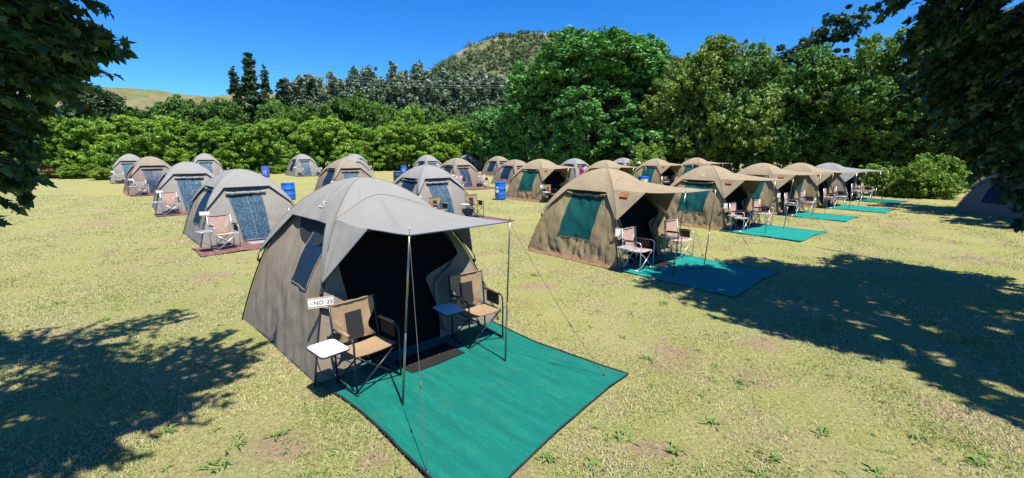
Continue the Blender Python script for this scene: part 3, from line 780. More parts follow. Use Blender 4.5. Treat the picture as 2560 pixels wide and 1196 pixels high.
# ------------------------------------------------------------------ people (glimpsed between the tents)
def person(x, y, rz, joints, radii, edges, label, shirt, hat=None, hairm=None, scale=1):
    rt = empty('person', (x, y, 0), rz); tag(rt, label, 'person')
    me = bpy.data.meshes.new('body'); me.from_pydata([Vector(j)*scale for j in joints], edges, []); me.update()
    o = bpy.data.objects.new('body', me); COL.objects.link(o)
    sk = o.modifiers.new('skin', 'SKIN')
    if not me.skin_vertices: 
        bpy.context.view_layer.objects.active = o
    for i, r in enumerate(radii): me.skin_vertices[0].data[i].radius = (r, r)
    me.skin_vertices[0].data[0].use_root = True
    ss = o.modifiers.new('sub', 'SUBSURF'); ss.levels = 1; ss.render_levels = 1
    dg = bpy.context.evaluated_depsgraph_get(); me2 = bpy.data.meshes.new_from_object(o.evaluated_get(dg))
    bpy.data.objects.remove(o)
    me2.materials.append(MAT['skin']); me2.materials.append(shirt); me2.materials.append(MAT['dark_clothes'])
    for p in me2.polygons:
        c = p.center/scale; p.use_smooth = True
        p.material_index = 1 if (.92 < c.z < 1.44 and abs(c.x) < .4) else (2 if c.z <= .92 and c.z > .08 else 0)
    obj_from('body', me2, rt)
    m = MB()
    if hat:
        m.lathe([(0, 1.80), (.07, 1.795), (.10, 1.76), (.105, 1.70), (.20, 1.675), (.205, 1.668), (.10, 1.685)], 20, (0, .0)); m.build('hat', hat, rt)
    else:
        m.lathe([(0, 1.745), (.06, 1.735), (.098, 1.69), (.102, 1.63), (.085, 1.57)], 16, (0, -.02)); m.build('hair', MAT['hair'], rt)
J = [(0, 0, .95), (0, 0, 1.15), (0, 0, 1.36), (0, 0, 1.46), (0, .01, 1.55), (0, .015, 1.66),
     (.17, 0, 1.38), (.23, .02, 1.12), (.22, .10, .90), (.22, .13, .80), (-.17, 0, 1.38), (-.23, .02, 1.12), (-.22, .10, .90), (-.22, .13, .80),
     (.09, 0, .88), (.10, .02, .50), (.10, 0, .08), (.10, .14, .04), (-.09, 0, .88), (-.10, .02, .50), (-.10, 0, .08), (-.10, .14, .04)]
RJ = [.13, .12, .13, .05, .075, .085, .06, .045, .032, .03, .06, .045, .032, .03, .085, .06, .042, .035, .085, .06, .042, .035]
EJ = [(0, 1), (1, 2), (2, 3), (3, 4), (4, 5), (2, 6), (6, 7), (7, 8), (8, 9), (2, 10), (10, 11), (11, 12), (12, 13), (0, 14), (14, 15), (15, 16), (16, 17), (0, 18), (18, 19), (19, 20), (20, 21)]
p1 = at(1598, 400, 38); person(p1.x, p1.y, PI, J, RJ, EJ, 'person in a white sun hat and dark clothes standing behind the khaki tents', MAT['dark_clothes'], hat=MAT['white_hat'])
p2 = at(1459, 400, 31.5); J2 = [list(j) for j in J]
for i in (2, 3, 4, 5, 6, 7, 8, 9, 10, 11, 12, 13): J2[i][1] += (J[i][2]-.95)*.35; J2[i][2] = .95+(J[i][2]-.95)*.93
person(p2.x, p2.y, PI*.7, J2, RJ, EJ, 'person in a bright pink top leaning forward beside the silvery tent', MAT['pink_shirt'], scale=1)

# ------------------------------------------------------------------ ground and grass
SOIL = [(*gx(px, py), r) for px, py, r in ((1265, 1165, .22), (700, 1115, .30), (1640, 1120, .20), (1335, 716, .32), (940, 1150, .16), (1000, 1100, .12), (520, 690, .4), (250, 560, .7), (1420, 600, .4), (1900, 860, .3), (2250, 560, .8))]
def make_ground():
    m, n, b = nt('grass_ground')
    g = n.nodes.new('ShaderNodeNewGeometry'); P = g.outputs['Position']
    big = noi(n, .22, 4, .6, P); mid = noi(n, 1.1, 5, .65, P, .4); fine = noi(n, 26, 5, .75, P, .6)
    st = n.nodes.new('ShaderNodeMapping'); n.links.new(P, st.inputs[0]); st.inputs['Scale'].default_value = (1, 1, 1)
    col = ramp(n, fine, [(.30, (.11, .09, .035)), (.42, (.25, .21, .09)), (.56, (.33, .32, .14)), (.72, (.46, .43, .23))])
    col = mix(n, ramp(n, mid, [(.40, (0, 0, 0)), (.62, (.65, .65, .65))]), col, ramp(n, fine, [(.3, (.13, .16, .035)), (.7, (.33, .35, .10))]))
    col = mix(n, ramp(n, big, [(.42, (0, 0, 0)), (.66, (.5, .5, .5))]), col, (.34, .31, .10))
    soil = noi(n, .62, 5, .75, P, .6)
    col = mix(n, ramp(n, soil, [(.55, (0, 0, 0)), (.66, (.85, .85, .85))]), col, ramp(n, fine, [(.3, (.20, .13, .08)), (.7, (.36, .25, .165))]))
    wob = noi(n, 3.2, 5, .7, P, .5); tot = None
    for (x, y, r) in SOIL:                                    # worn bare spots in the turf
        mp = n.nodes.new('ShaderNodeMapping'); n.links.new(P, mp.inputs[0]); mp.inputs['Location'].default_value = (-x/(r*1.7), -y/(r*1.1), 0); mp.inputs['Scale'].default_value = (1/(r*1.7), 1/(r*1.1), 0)
        ln = n.nodes.new('ShaderNodeVectorMath'); ln.operation = 'LENGTH'; n.links.new(mp.outputs[0], ln.inputs[0])
        v = mth(n, 'SUBTRACT', 1.15, ln.outputs['Value']); tot = v if tot is None else mth(n, 'MAXIMUM', tot, v)
    tot = mth(n, 'ADD', tot, mth(n, 'MULTIPLY', mth(n, 'SUBTRACT', wob, .5), 2.2))
    tot = mth(n, 'ADD', tot, mth(n, 'MULTIPLY', mth(n, 'SUBTRACT', fine, .5), 1.2))
    col = mix(n, ramp(n, tot, [(.25, (0, 0, 0)), (.85, (.8, .8, .8))]), col, ramp(n, fine, [(.3, (.21, .135, .085)), (.7, (.37, .26, .175))]))
    n.links.new(col, b.inputs['Base Color']); b.inputs['Roughness'].default_value = .95; b.inputs['Specular IOR Level'].default_value = .1
    b1_ = bump(n, None, fine, .9, .03); bump(n, b, noi(n, 70, 4, .7, P), .8, .015, b1_)
    return m
MAT['ground'] = make_ground()
mb = MB()
xs = [-3000, -400, -80, -30, 0, 30, 80, 400, 3000]; ys = [-3000, -200, -20, 0, 20, 60, 120, 400, 4000]
mb.grid([[(x, y, 0) for y in ys] for x in xs]); g_ = mb.build('ground', MAT['ground']); tag(g_, None, None, kind='structure')
for p in g_.data.polygons:
    if p.normal.z < 0: p.flip()

def inside_any(X, Y, margin=0.0):
    bad = np.zeros(len(X), bool)
    for k, (x, y, a) in TP.items():
        dx, dy = X-x, Y-y; lx = dx*math.cos(a)+dy*math.sin(a); ly = -dx*math.sin(a)+dy*math.cos(a)
        bad |= (np.abs(lx) < 1.40) & (np.abs(ly) < 1.40)
        for (kk, x0, x1, y0, y1) in MATS:
            if kk == k: bad |= (lx > x0-margin) & (lx < x1+margin) & (ly > y0-margin) & (ly < y1+margin)
    return bad
def pat(X, Y, s, sd):
    """cheap smooth pattern for clumping"""
    v = np.zeros_like(X)
    rg = np.random.default_rng(sd)
    for i in range(14):
        a = rg.uniform(0, 2*PI); f = s*rg.uniform(.5, 2.4); v += np.sin((X*math.cos(a)+Y*math.sin(a))*f+rg.uniform(0, 6.28))*(1/ (.6+f/s))
    return v/3
def bare(X, Y):
    v = np.zeros(len(X))
    for x, y, r in SOIL: v = np.maximum(v, np.exp(-(((X-x)/(r*1.5))**2+((Y-y)/r)**2)**1.2))
    return v
def blades(n, y0, y1, hmin, hmax, wid, name, sd, dens_pow=0.0):
    rg = np.random.default_rng(sd)
    t = rg.random(n*2); Y = y0*(y1/y0)**t if dens_pow else y0+(y1-y0)*t
    X = rg.uniform(-1, 1, n*2)*(Y*1.22+1.2)
    keep = ~inside_any(X, Y, -.05)
    cl = pat(X, Y, 3.2, 3)+.5*pat(X, Y, .9, 8)
    keep &= rg.random(len(X)) < np.clip(.5+.8*cl, .06, 1)
    keep &= rg.random(len(X)) > bare(X, Y)*.7
    X, Y = X[keep][:n], Y[keep][:n]; n = len(X)
    far = Y/5
    h = rg.uniform(hmin, hmax, n)*(1+.10*np.clip(far-1, 0, 4)); w = wid*rg.uniform(.6, 1.4, n)*(1+.5*np.clip(far-1, 0, 6))
    a = rg.uniform(0, 2*PI, n); lean = rg.uniform(.5, 1.7, n)*h; d = rg.uniform(0, 2*PI, n)
    base = np.stack([X, Y, np.zeros(n)], 1)
    wx = np.stack([np.cos(a)*w, np.sin(a)*w, np.zeros(n)], 1)
    ld = np.stack([np.cos(d)*lean, np.sin(d)*lean, h], 1)
    md = ld*np.array([.4, .4, .68])
    V = np.stack([base-wx/2, base+wx/2, base+md+wx*.4, base+md-wx*.4, base+ld], 1)
    return np_mesh(name, V, 5, None, [(0, 1, 2, 3), (3, 2, 4)])
def m_grass(name, stops):
    m, n, b = nt(name)
    g = n.nodes.new('ShaderNodeNewGeometry')
    f = noi(n, .9, 4, .65, g.outputs['Position'], .3)
    t = mth(n, 'ADD', mth(n, 'MULTIPLY', g.outputs['Random Per Island'], .6), mth(n, 'MULTIPLY', mth(n, 'SUBTRACT', f, .5), 2.4))
    t = mth(n, 'ADD', t, .1)
    n.links.new(ramp(n, t, stops), b.inputs['Base Color']); b.inputs['Roughness'].default_value = .6; b.inputs['Specular IOR Level'].default_value = .2
    tr = n.nodes.new('ShaderNodeBsdfTranslucent'); n.links.new(ramp(n, t, stops), tr.inputs[0])
    ms = n.nodes.new('ShaderNodeMixShader'); ms.inputs[0].default_value = .25
    n.links.new(b.outputs[0], ms.inputs[1]); n.links.new(tr.outputs[0], ms.inputs[2]); n.links.new(ms.outputs[0], n.nodes['Material Output'].inputs[0])
    return m
MAT['grass'] = m_grass('grass', [(.0, (.50, .41, .27)), (.30, (.47, .43, .22)), (.50, (.38, .39, .15)), (.72, (.26, .34, .09)), (1.0, (.13, .22, .04))])
me = blades(300000, 1.5, 26, .010, .030, .0085, 'grass', 21, 1); me.materials.append(MAT['grass'])
tag(obj_from('grass', me), 'short dry yellow green grass covering the field', 'grass', kind='stuff')
# broad bladed weeds
rg = np.random.default_rng(5); Vs = []
spots = [(1370, 1150), (1250, 1130), (1690, 1130), (1900, 1190), (1620, 900), (1850, 960), (1780, 1060), (1930, 1150), (1560, 1100), (420, 1080), (590, 1120), (150, 760), (270, 800), (1340, 690), (1660, 760), (2050, 1080), (2300, 1100), (2450, 1160), (1500, 1020), (1420, 1090), (1180, 1230), (1480, 1170), (2200, 1190), (700, 1090), (540, 1170)]
cent = [gx(*s) for s in spots]
for _ in range(520):
    y = 2.0*(18/2.0)**rg.random(); x = rg.uniform(-1, 1)*(y*1.2+1); cent.append((x, y))
C = np.array(cent); C = C[~inside_any(C[:, 0], C[:, 1], .05)]
for i, (x, y) in enumerate(C):
    big = 1.0 if i < 22 else .6
    for _ in range(16 if i < 22 else 9):
        a = rg.uniform(0, 2*PI); L = rg.uniform(.06, .12)*big; wd = .007*big*rg.uniform(.8, 1.4); x0 = x+rg.normal(0, .03*big); y0 = y+rg.normal(0, .03*big)
        c, s_ = math.cos(a), math.sin(a); px_, py_ = -s_*wd, c*wd
        Vs.append([(x0-px_*.4, y0-py_*.4, 0), (x0+px_*.4, y0+py_*.4, 0), (x0+c*L*.55+px_, y0+s_*L*.55+py_, L*.42), (x0+c*L*.55-px_, y0+s_*L*.55-py_, L*.42), (x0+c*L, y0+s_*L, L*.30)])
me = np_mesh('weeds', np.array(Vs), 5, MAT['grass_w'] if 'grass_w' in MAT else m_leaf('weed_leaf', (.10, .17, .03), (.15, .24, .05), (.24, .30, .09), .25), [(0, 1, 2, 3), (3, 2, 4)])
tag(obj_from('weeds', me), 'low broad bladed weeds scattered through the grass', 'weeds', kind='stuff')

# ------------------------------------------------------------------ trees
def leaf_cloud(C, n_, size, rg, out=None, flat=.35, spread=.75, elong=1.6, updown=0.0):
    """n leaves round each clump centre C[i] = (x,y,z,r)"""
    idx = rg.integers(0, len(C), n_); c = C[idx]
    d = rg.normal(0, 1, (n_, 3)); d /= np.linalg.norm(d, axis=1)[:, None]
    rad = c[:, 3]*rg.random(n_)**.45
    p = c[:, :3]+d*rad[:, None]*np.array([1, 1, spread])
    nrm = d*.8+rg.normal(0, .55, (n_, 3)); nrm[:, 2] += flat+updown; nrm /= np.linalg.norm(nrm, axis=1)[:, None]
    t = np.cross(nrm, rg.normal(0, 1, (n_, 3))); t /= np.linalg.norm(t, axis=1)[:, None]; b = np.cross(nrm, t)
    s = size*rg.uniform(.6, 1.35, n_)[:, None]
    V = np.stack([p-t*s*elong*.5, p+b*s*.42-t*s*.1+nrm*s*.05, p+t*s*elong*.5-nrm*s*.12, p-b*s*.42-t*s*.1+nrm*s*.05], 1)
    return V
def crown_mesh(name, lobes, nclump, nleaf, size, mat, sd, clump_r=(.5, 1.0), inner=.55, elong=1.6, flat=.35, spread=.75):
    """lobes: (x,y,z,rx,ry,rz). clumps sit mostly near the outside of each lobe"""
    rg = np.random.default_rng(sd); L = np.array(lobes, float); area = L[:, 3]*L[:, 5]; pr = area/area.sum()
    idx = rg.choice(len(L), nclump, p=pr); l = L[idx]
    d = rg.normal(0, 1, (nclump, 3)); d /= np.linalg.norm(d, axis=1)[:, None]
    rr = inner+(1-inner)*rg.random(nclump)**.6; rr *= 1+.10*rg.normal(0, 1, nclump); sp = rg.random(nclump) < .12; rr[sp] = rg.uniform(1.05, 1.4, sp.sum())
    c = l[:, :3]+d*l[:, 3:6]*rr[:, None]; c[:, 2] = np.maximum(c[:, 2], .25)
    rad = rg.uniform(*clump_r, nclump); rad[sp] *= .5
    C = np.c_[c, rad]
    V = leaf_cloud(C, nleaf, size, rg, elong=elong, flat=flat, spread=spread)
    V[:, :, 2] = np.maximum(V[:, :, 2], .03)
    return np_mesh(name, V, 4, mat, [(0, 1, 2, 3)])
def trunk_mb(h, r, sd, lobes=None, lean=0.0, nlimb=6, start=.25):
    rr = random.Random(sd); m = MB()
    top = Vector((lean*h, 0, h)); pts = [Vector((0, 0, -.1)).lerp(top, i/7)+Vector((rr.uniform(-1, 1), rr.uniform(-1, 1), 0))*r*.5*(i > 0) for i in range(8)]
    m.tube(pts, [r*(1.35 if i == 0 else 1)*(1-i/8.5) for i in range(8)], 8)
    tg = lobes or [(0, 0, h, 1, 1, 1)]
    for i in range(nlimb):
        l = tg[i % len(tg)]; s = pts[0].lerp(top, start+.5*i/max(1, nlimb)*.9)
        e = Vector(l[:3])+Vector([rr.uniform(-.5, .5)*v for v in l[3:6]])
        mid = s.lerp(e, .5)+Vector((0, 0, .12*(e-s).length)); q = bez(s, mid, e, 7); m.tube(q, [r*.42*(1-j/7.5) for j in range(7)], 6)
        for k in range(3):
            s2 = q[3+k]; e2 = s2+Vector((rr.uniform(-1, 1), rr.uniform(-1, 1), rr.uniform(-.1, 1)))*(.35*max(l[3:6])); m.tube([s2, s2.lerp(e2, .5)+Vector((0, 0, .1)), e2], [r*.16, r*.1, r*.03], 5)
    return m
PROTO = {}
def proto(kind):
    """one tree of each kind, built at unit size (about 1 m wide is scaled later); returns crown mesh, trunk mesh, half width, height"""
    if kind in PROTO: return PROTO[kind]
    base, var = kind; sd = hash_(base)*7+var*13
    rr = random.Random(sd)
    if base == 'acacia':     # spreading feathery thorn bush 8 m wide, 6 m tall
        lob = [(rr.uniform(-2.4, 2.4), rr.uniform(-2, 2), rr.uniform(1.2, 4.9), rr.uniform(.9, 1.7), rr.uniform(.9, 1.7), rr.uniform(.5, .95)) for _ in range(17)]+[(0, 0, 1.6, 3.2, 3.0, 1.7)]
        cm = crown_mesh('crown', lob, 520, 52000, .105, MAT['leaf_acacia'], sd, (.15, .45), .75, 3.2, .6); H, Wd = 5.8, 4.1; tk = trunk_mb(3.4, .16, sd, lob, nlimb=9, start=.05); bk = 'bark'
    elif base == 'mid':
        lob = [(rr.uniform(-2.2, 2.2), rr.uniform(-2, 2), rr.uniform(2.5, 6.6), rr.uniform(1.3, 2.2), rr.uniform(1.3, 2.2), rr.uniform(1.1, 1.8)) for _ in range(11)]+[(0, 0, 3, 2.8, 2.8, 2.6)]
        cm = crown_mesh('crown', lob, 420, 26000, .19, MAT['leaf_mid'], sd, (.35, .75), .6); H, Wd = 8.0, 4.0; tk = trunk_mb(5, .2, sd, lob, nlimb=9); bk = 'bark'
    elif base == 'bright':
        lob = [(rr.uniform(-1.2, 1.2), rr.uniform(-1, 1), rr.uniform(.6, 2.2), rr.uniform(.6, 1.0), rr.uniform(.6, 1), rr.uniform(.5, .8)) for _ in range(9)]+[(0, 0, .9, 1.7, 1.5, .9)]
        cm = crown_mesh('crown', lob, 240, 9000, .13, MAT['leaf_bright'], sd, (.2, .4), .5); H, Wd = 2.9, 2.0; tk = trunk_mb(1.4, .06, sd, lob, nlimb=7, start=.05); bk = 'bark_pale'
    elif base == 'dry':
        lob = [(rr.uniform(-1.2, 1.2), rr.uniform(-.6, .6), rr.uniform(.3, 1.2), rr.uniform(.5, .9), .6, rr.uniform(.4, .7)) for _ in range(7)]
        cm = crown_mesh('crown', lob, 160, 5000, .11, MAT['leaf_dry'], sd, (.2, .4), .4, 3.2, 0); H, Wd = 1.9, 1.8; tk = trunk_mb(.9, .04, sd, lob, nlimb=6, start=.02); bk = 'bark_pale'
    elif base == 'column':   # Lombardy poplar, 18 m tall, ragged wind-blown top
        lob = []
        for i in range(16):
            z = 1.5+15*i/15; rad = 1.55*math.sin(PI*min(1, (z+1.5)/15))**.6 if z < 9 else 1.5*(1-(z-9)/9.5)**.9
            lob.append((rr.uniform(-.5, .5)+.35*max(0, z-9)/8, rr.uniform(-.4, .4), z, max(.35, rad*rr.uniform(.55, 1.1)), max(.35, rad*.8), 1.3))
        cm = crown_mesh('crown', lob, 480, 20000, .22, MAT['leaf_poplar_dark'], sd, (.25, .6), .45, 1.7, .2); H, Wd = 17.6, 1.9; tk = trunk_mb(16, .28, sd, lob, nlimb=12); bk = 'bark'
    elif base == 'silver':   # grey poplar: tall upswept plumes
        lob = []
        for j in range(9):
            x0, y0 = -3.2+6.4*j/8+rr.uniform(-.4, .4), rr.uniform(-1.5, 1.5); top = rr.uniform(12.5, 17)
            for i in range(9):
                z = 1.5+(top-2)*i/8; lob.append((x0+rr.uniform(-.2, .2), y0, z, .95*(1-.5*(i/8)**2)*rr.uniform(.9, 1.3), .95, 1.6))
        cm = crown_mesh('crown', lob, 1100, 52000, .27, MAT['leaf_silver'], sd, (.3, .6), .4, 2.2, 0, 1.9); H, Wd = 17, 4.0; tk = trunk_mb(13, .3, sd, lob, nlimb=14); bk = 'bark_pale'
    elif base == 'oak':      # very tall dense tree, foliage in hanging curtains almost to the ground
        lob = []
        for i in range(30):
            a = rr.uniform(0, 2*PI); z = rr.uniform(1.6, 12.2); rad = 4.7*math.sqrt(max(.05, 1-((z-5.5)/8.2)**2)); q = rr.uniform(.45, 1)
            lob.append((math.cos(a)*rad*q, math.sin(a)*rad*q, z, rr.uniform(.9, 1.7), rr.uniform(.9, 1.7), rr.uniform(1.0, 2.2)))
        lob += [(0, 0, 5.5, 2.8, 2.8, 4.4), (.6, 0, 11.4, 1.7, 1.6, 2.4)]
        cm = crown_mesh('crown', lob, 1500, 80000, .20, MAT['leaf_oak'], sd, (.25, .7), .82); H, Wd = 14.2, 5.6; tk = trunk_mb(11, .5, sd, lob, nlimb=14); bk = 'bark'
    elif base == 'broad':
        lob = []
        for i in range(26):
            a = rr.uniform(0, 2*PI); z = rr.uniform(1.8, 9.4); rad = 4.3*math.sqrt(max(.05, 1-((z-4.6)/6)**2)); q = rr.uniform(.4, 1)
            lob.append((math.cos(a)*rad*q, math.sin(a)*rad*q, z, rr.uniform(1.0, 1.9), rr.uniform(1.0, 1.9), rr.uniform(.9, 1.7)))
        lob += [(0, 0, 4.6, 2.6, 2.6, 3.4)]
        cm = crown_mesh('crown', lob, 1100, 64000, .17, MAT['leaf_right'], sd, (.22, .6), .8); H, Wd = 10.8, 5.0; tk = trunk_mb(8, .4, sd, lob, nlimb=14); bk = 'bark_pale'
    elif base == 'airy':     # open-crowned tree, sky between its limbs
        lob = [(rr.uniform(-2.4, 2.4), rr.uniform(-2, 2), rr.uniform(5, 12.4), rr.uniform(.8, 1.3), .9, rr.uniform(.7, 1.2)) for _ in range(16)]+[(0, 0, 5, 2.6, 2.6, 4)]
        cm = crown_mesh('crown', lob, 330, 22000, .2, MAT['leaf_poplar_dark'], sd, (.3, .65), .5); H, Wd = 13.6, 3.6; tk = trunk_mb(11.5, .3, sd, lob, nlimb=16); bk = 'bark'
    tm = bpy.data.meshes.new('trunk'); tm.from_pydata(tk.v, [], tk.f); tm.materials.append(MAT[bk]); tm.polygons.foreach_set('use_smooth', [True]*len(tm.polygons))
    z = np.empty(len(cm.vertices)*3, np.float32); cm.vertices.foreach_get('co', z); z = z.reshape(-1, 3)
    H = float(np.percentile(z[:, 2], 99.97)); Wd = float(np.percentile(np.abs(z[:, 0]), 98))
    PROTO[kind] = (cm, tm, Wd, H); return PROTO[kind]
def hash_(s): return sum(ord(c)*(i+3) for i, c in enumerate(s))
def tree(base, var, px, top, width, Y, label, cat='tree', group=None, mat=None, name=None, rz=None):
    cm, tm, Wd, H = proto((base, var))
    p = at(px, top, Y); k = (width/2)*(Y/CF*.98)/Wd; kz = max(.2, p.z/H)
    o = empty(name or 'tree', (p.x, Y, 0), rz if rz is not None else random.Random(px*3+top).uniform(0, 6.28)); o.scale = (k, k, kz)
    tag(o, label, cat, group)
    if mat:
        key = (base, var, mat)
        if key not in PROTO: c2 = cm.copy(); c2.materials.clear(); c2.materials.append(MAT[mat]); PROTO[key] = c2
        cm = PROTO[key]
    obj_from('crown', cm, o); obj_from('trunk', tm, o)
    return o
#  base, variant, px, top py, width px, depth, material
HEDGE = [(-190, 270, 190, 42), (-80, 275, 180, 42), (20, 268, 190, 43), (95, 283, 150, 44), (185, 276, 150, 46), (270, 282, 150, 47), (350, 292, 150, 48), (430, 300, 140, 51), (505, 303, 130, 53), (575, 306, 130, 55), (640, 312, 120, 56), (705, 292, 130, 58),
         (775, 300, 130, 60), (845, 306, 120, 60), (915, 312, 110, 62), (975, 310, 110, 63), (1040, 304, 120, 64), (1105, 300, 120, 65), (1165, 306, 110, 66), (1222, 318, 90, 67)]
HL = ['beyond the left edge, far end', 'beyond the left edge, near end', 'leftmost in view, behind the overhanging leaves', 'just right of the overhanging leaves', 'above the dry reeds', 'above the farthest left tent', 'above the third left tent', 'above the second left tent',
      'left of the lone grey tent', 'above the lone grey tent', 'above the barrel marked M', 'between that barrel and the next tent', 'above the tent with two grey chairs', 'right of the tent with two grey chairs', 'above the pair of rear tents',
      'left of the two close barrels', 'above the two close barrels', 'above the rear middle tents', 'above the small tent at the hedge', 'right end of the hedge by the dark tree']
for i, (px, tp, w, Y) in enumerate(HEDGE):
    tree('acacia', i % 4, px, tp-6+7*(i%3), w*1.25, Y, 'bright green feathery hedge bush, '+HL[i], 'bush', 'feathery bushes of the hedge', name='hedge_bush')
for i, (px, tp, w, Y, vv) in enumerate([(240, 214, 150, 62, 'leaf_poplar_dark'), (330, 268, 100, 66, None), (400, 262, 90, 70, None), (445, 238, 110, 70, None), (520, 248, 100, 72, None), (560, 262, 80, 74, None), (690, 246, 90, 74, None), (745, 262, 90, 72, None), (815, 244, 110, 74, None), (880, 234, 120, 76, None),
                                    (950, 262, 100, 74, None), (1010, 262, 90, 72, 'leaf_acacia'), (1085, 268, 90, 74, None), (1150, 286, 90, 74, None), (1255, 268, 110, 60, 'leaf_oak')]):
    nm = ['olive feathery tree before the left ridge', 'low green tree below the ridge, left', 'round green tree under the ridge', 'leafy green tree at the ridge foot', 'green tree just left of the poplars', 'small green tree touching the left poplar', 'green tree right of the tall poplars',
          'low green tree beside the short poplar', 'dark green tree below the silvery ones, left', 'widest dark green tree below the silvery ones', 'green tree in the middle distance, centre', 'bright yellow green tree in front of the silvery ones', 'green tree below the silver row, right of centre', 'low green tree near the hill foot', 'green tree at the left flank of the dark giant'][i]
    tree('mid', i % 3, px, tp-2, w*1.15, Y, nm, 'tree', 'trees behind the hedge', mat=vv)
for i, (px, tp, w, Y, nm) in enumerate([(585, 172, 46, 80, 'slim poplar on the left of the pair'), (627, 138, 62, 78, 'tallest dark poplar of the pair'), (655, 168, 40, 80, 'thin ragged poplar right of the tallest'), (715, 206, 52, 84, 'short dark poplar beside the silvery trees')]):
    tree('column', i % 2, px, tp-6, w, Y, nm, 'poplar', 'dark columnar poplars', name='poplar_tree')
for i, (px, tp, w, Y) in enumerate([(765, 198, 105, 100), (815, 206, 90, 104), (868, 182, 100, 98), (925, 190, 90, 102), (965, 174, 100, 98), (1020, 172, 100, 98), (1075, 182, 100, 104), (1125, 176, 105, 97), (1180, 186, 110, 95), (1235, 200, 110, 94), (1285, 232, 100, 92)]):
    nm = ['leftmost', 'low second', 'pale third', 'fourth, in a dip', 'fifth, tall', 'sixth, tallest', 'seventh, behind wires', 'eighth, before the hill', 'ninth, at the hill foot', 'tenth, broad', 'last, beside the dark giant'][i]
    tree('silver', i % 3, px, tp-16, w*1.35, Y, 'grey green silvery poplar, '+nm+' from the left in the far row', 'poplar', 'silvery poplars below the hill', name='poplar_tree')
for i, (px, tp, w, Y, nm) in enumerate([(1378, 118, 190, 46, 'huge dense green tree, left third of the great clump'), (1500, 82, 260, 44.5, 'huge dense green tree, highest of the great clump'), (1605, 98, 190, 47, 'huge dense green tree, right third of the great clump')]):
    tree('oak', i % 2, px, tp, w*1.1, Y+8, nm, 'tree', 'great dense trees behind the tents')
RT = [(1690, 150, 170, 47, 0, 'yellowish green tree right of the great clump'), (1770, 122, 150, 46, 1, 'olive green tree with a thin top beside the yellowish one'), (1850, 84, 210, 43, 0, 'tall green tree whose tip reaches above the third awning'),
      (1945, 128, 190, 41, 1, 'green tree behind the third and fourth khaki tents'), (2125, 140, 230, 38, 0, 'dark green tree above the last awning of the row'), (2230, 92, 240, 35, 1, 'broad green tree right of the row, rising to the corner leaves'),
      (2350, 60, 250, 34, 0, 'broad tree mostly hidden by the overhanging leaves'), (2480, 40, 260, 32, 1, 'tree at the right edge behind the overhanging leaves')]
for (px, tp, w, Y, v, nm), mt in zip(RT, (None, None, None, 'leaf_broad_green', 'leaf_mid', 'leaf_mid', 'leaf_dark', 'leaf_dark')): tree('broad', v, px, tp, w*1.15, Y+3, nm, 'tree', 'broad trees on the right side', mat=mt)
tree('airy', 0, 2040, 30, 190, 50, 'tall open crowned tree standing above the right hand trees', 'tree')
for i, (px, tp, w, Y, nm) in enumerate([(1625, 350, 95, 40, 'bright green bush at the foot of the great trees'), (1210, 352, 90, 66, 'yellow green bush beside the small hedge tent'), (185, 408, 90, 42, 'leafy green shrub by the dry reeds'), (255, 418, 60, 40, 'low green shrub left of the farthest tent'),
                                        (470, 410, 60, 50, 'low green weeds behind the second left tent'), (690, 412, 60, 52, 'green shrub right of the barrel marked M'), (620, 425, 40, 52, 'small green plant left of the barrel marked M'), (930, 372, 90, 62, 'pale leafed shrub behind the rear pair of tents'), (975, 392, 60, 62, 'green shrub left of the close barrels'),
                                        (1510, 385, 90, 50, 'pale green bush behind the awning tents'),
                                        (2230, 410, 110, 27, 'sunlit shrub behind the last awning'), (2300, 400, 110, 26, 'sunlit yellow green shrub left of the dark tent'), (2370, 382, 120, 26, 'tallest sunlit shrub beside the dark tent')]):
    tree('bright', i % 2, px, tp, w, Y, nm, 'shrub', 'leafy shrubs at the field edge', name='shrub')
for i, (px, tp, w, Y, nm) in enumerate([(125, 408, 90, 42, 'dry tan reeds at the left edge of the field'), (620, 395, 90, 57, 'dry tan brush behind the barrel marked M'), (1222, 375, 60, 62, 'dry yellow brush before the dark tree'), (905, 352, 50, 60, 'dry brush tuft in the hedge')]):
    tree('dry', 0, px, tp, w, Y, nm, 'shrub', 'dry brush tufts', name='dry_shrub')

tree('broad', 1, 3040, -45, 640, 15.5, 'unseen broad tree added past the right edge to shade the dark grey tent', 'tree', 'broad trees on the right side', mat='leaf_dark')  # out-of-view tree added to throw shade on the dark tent
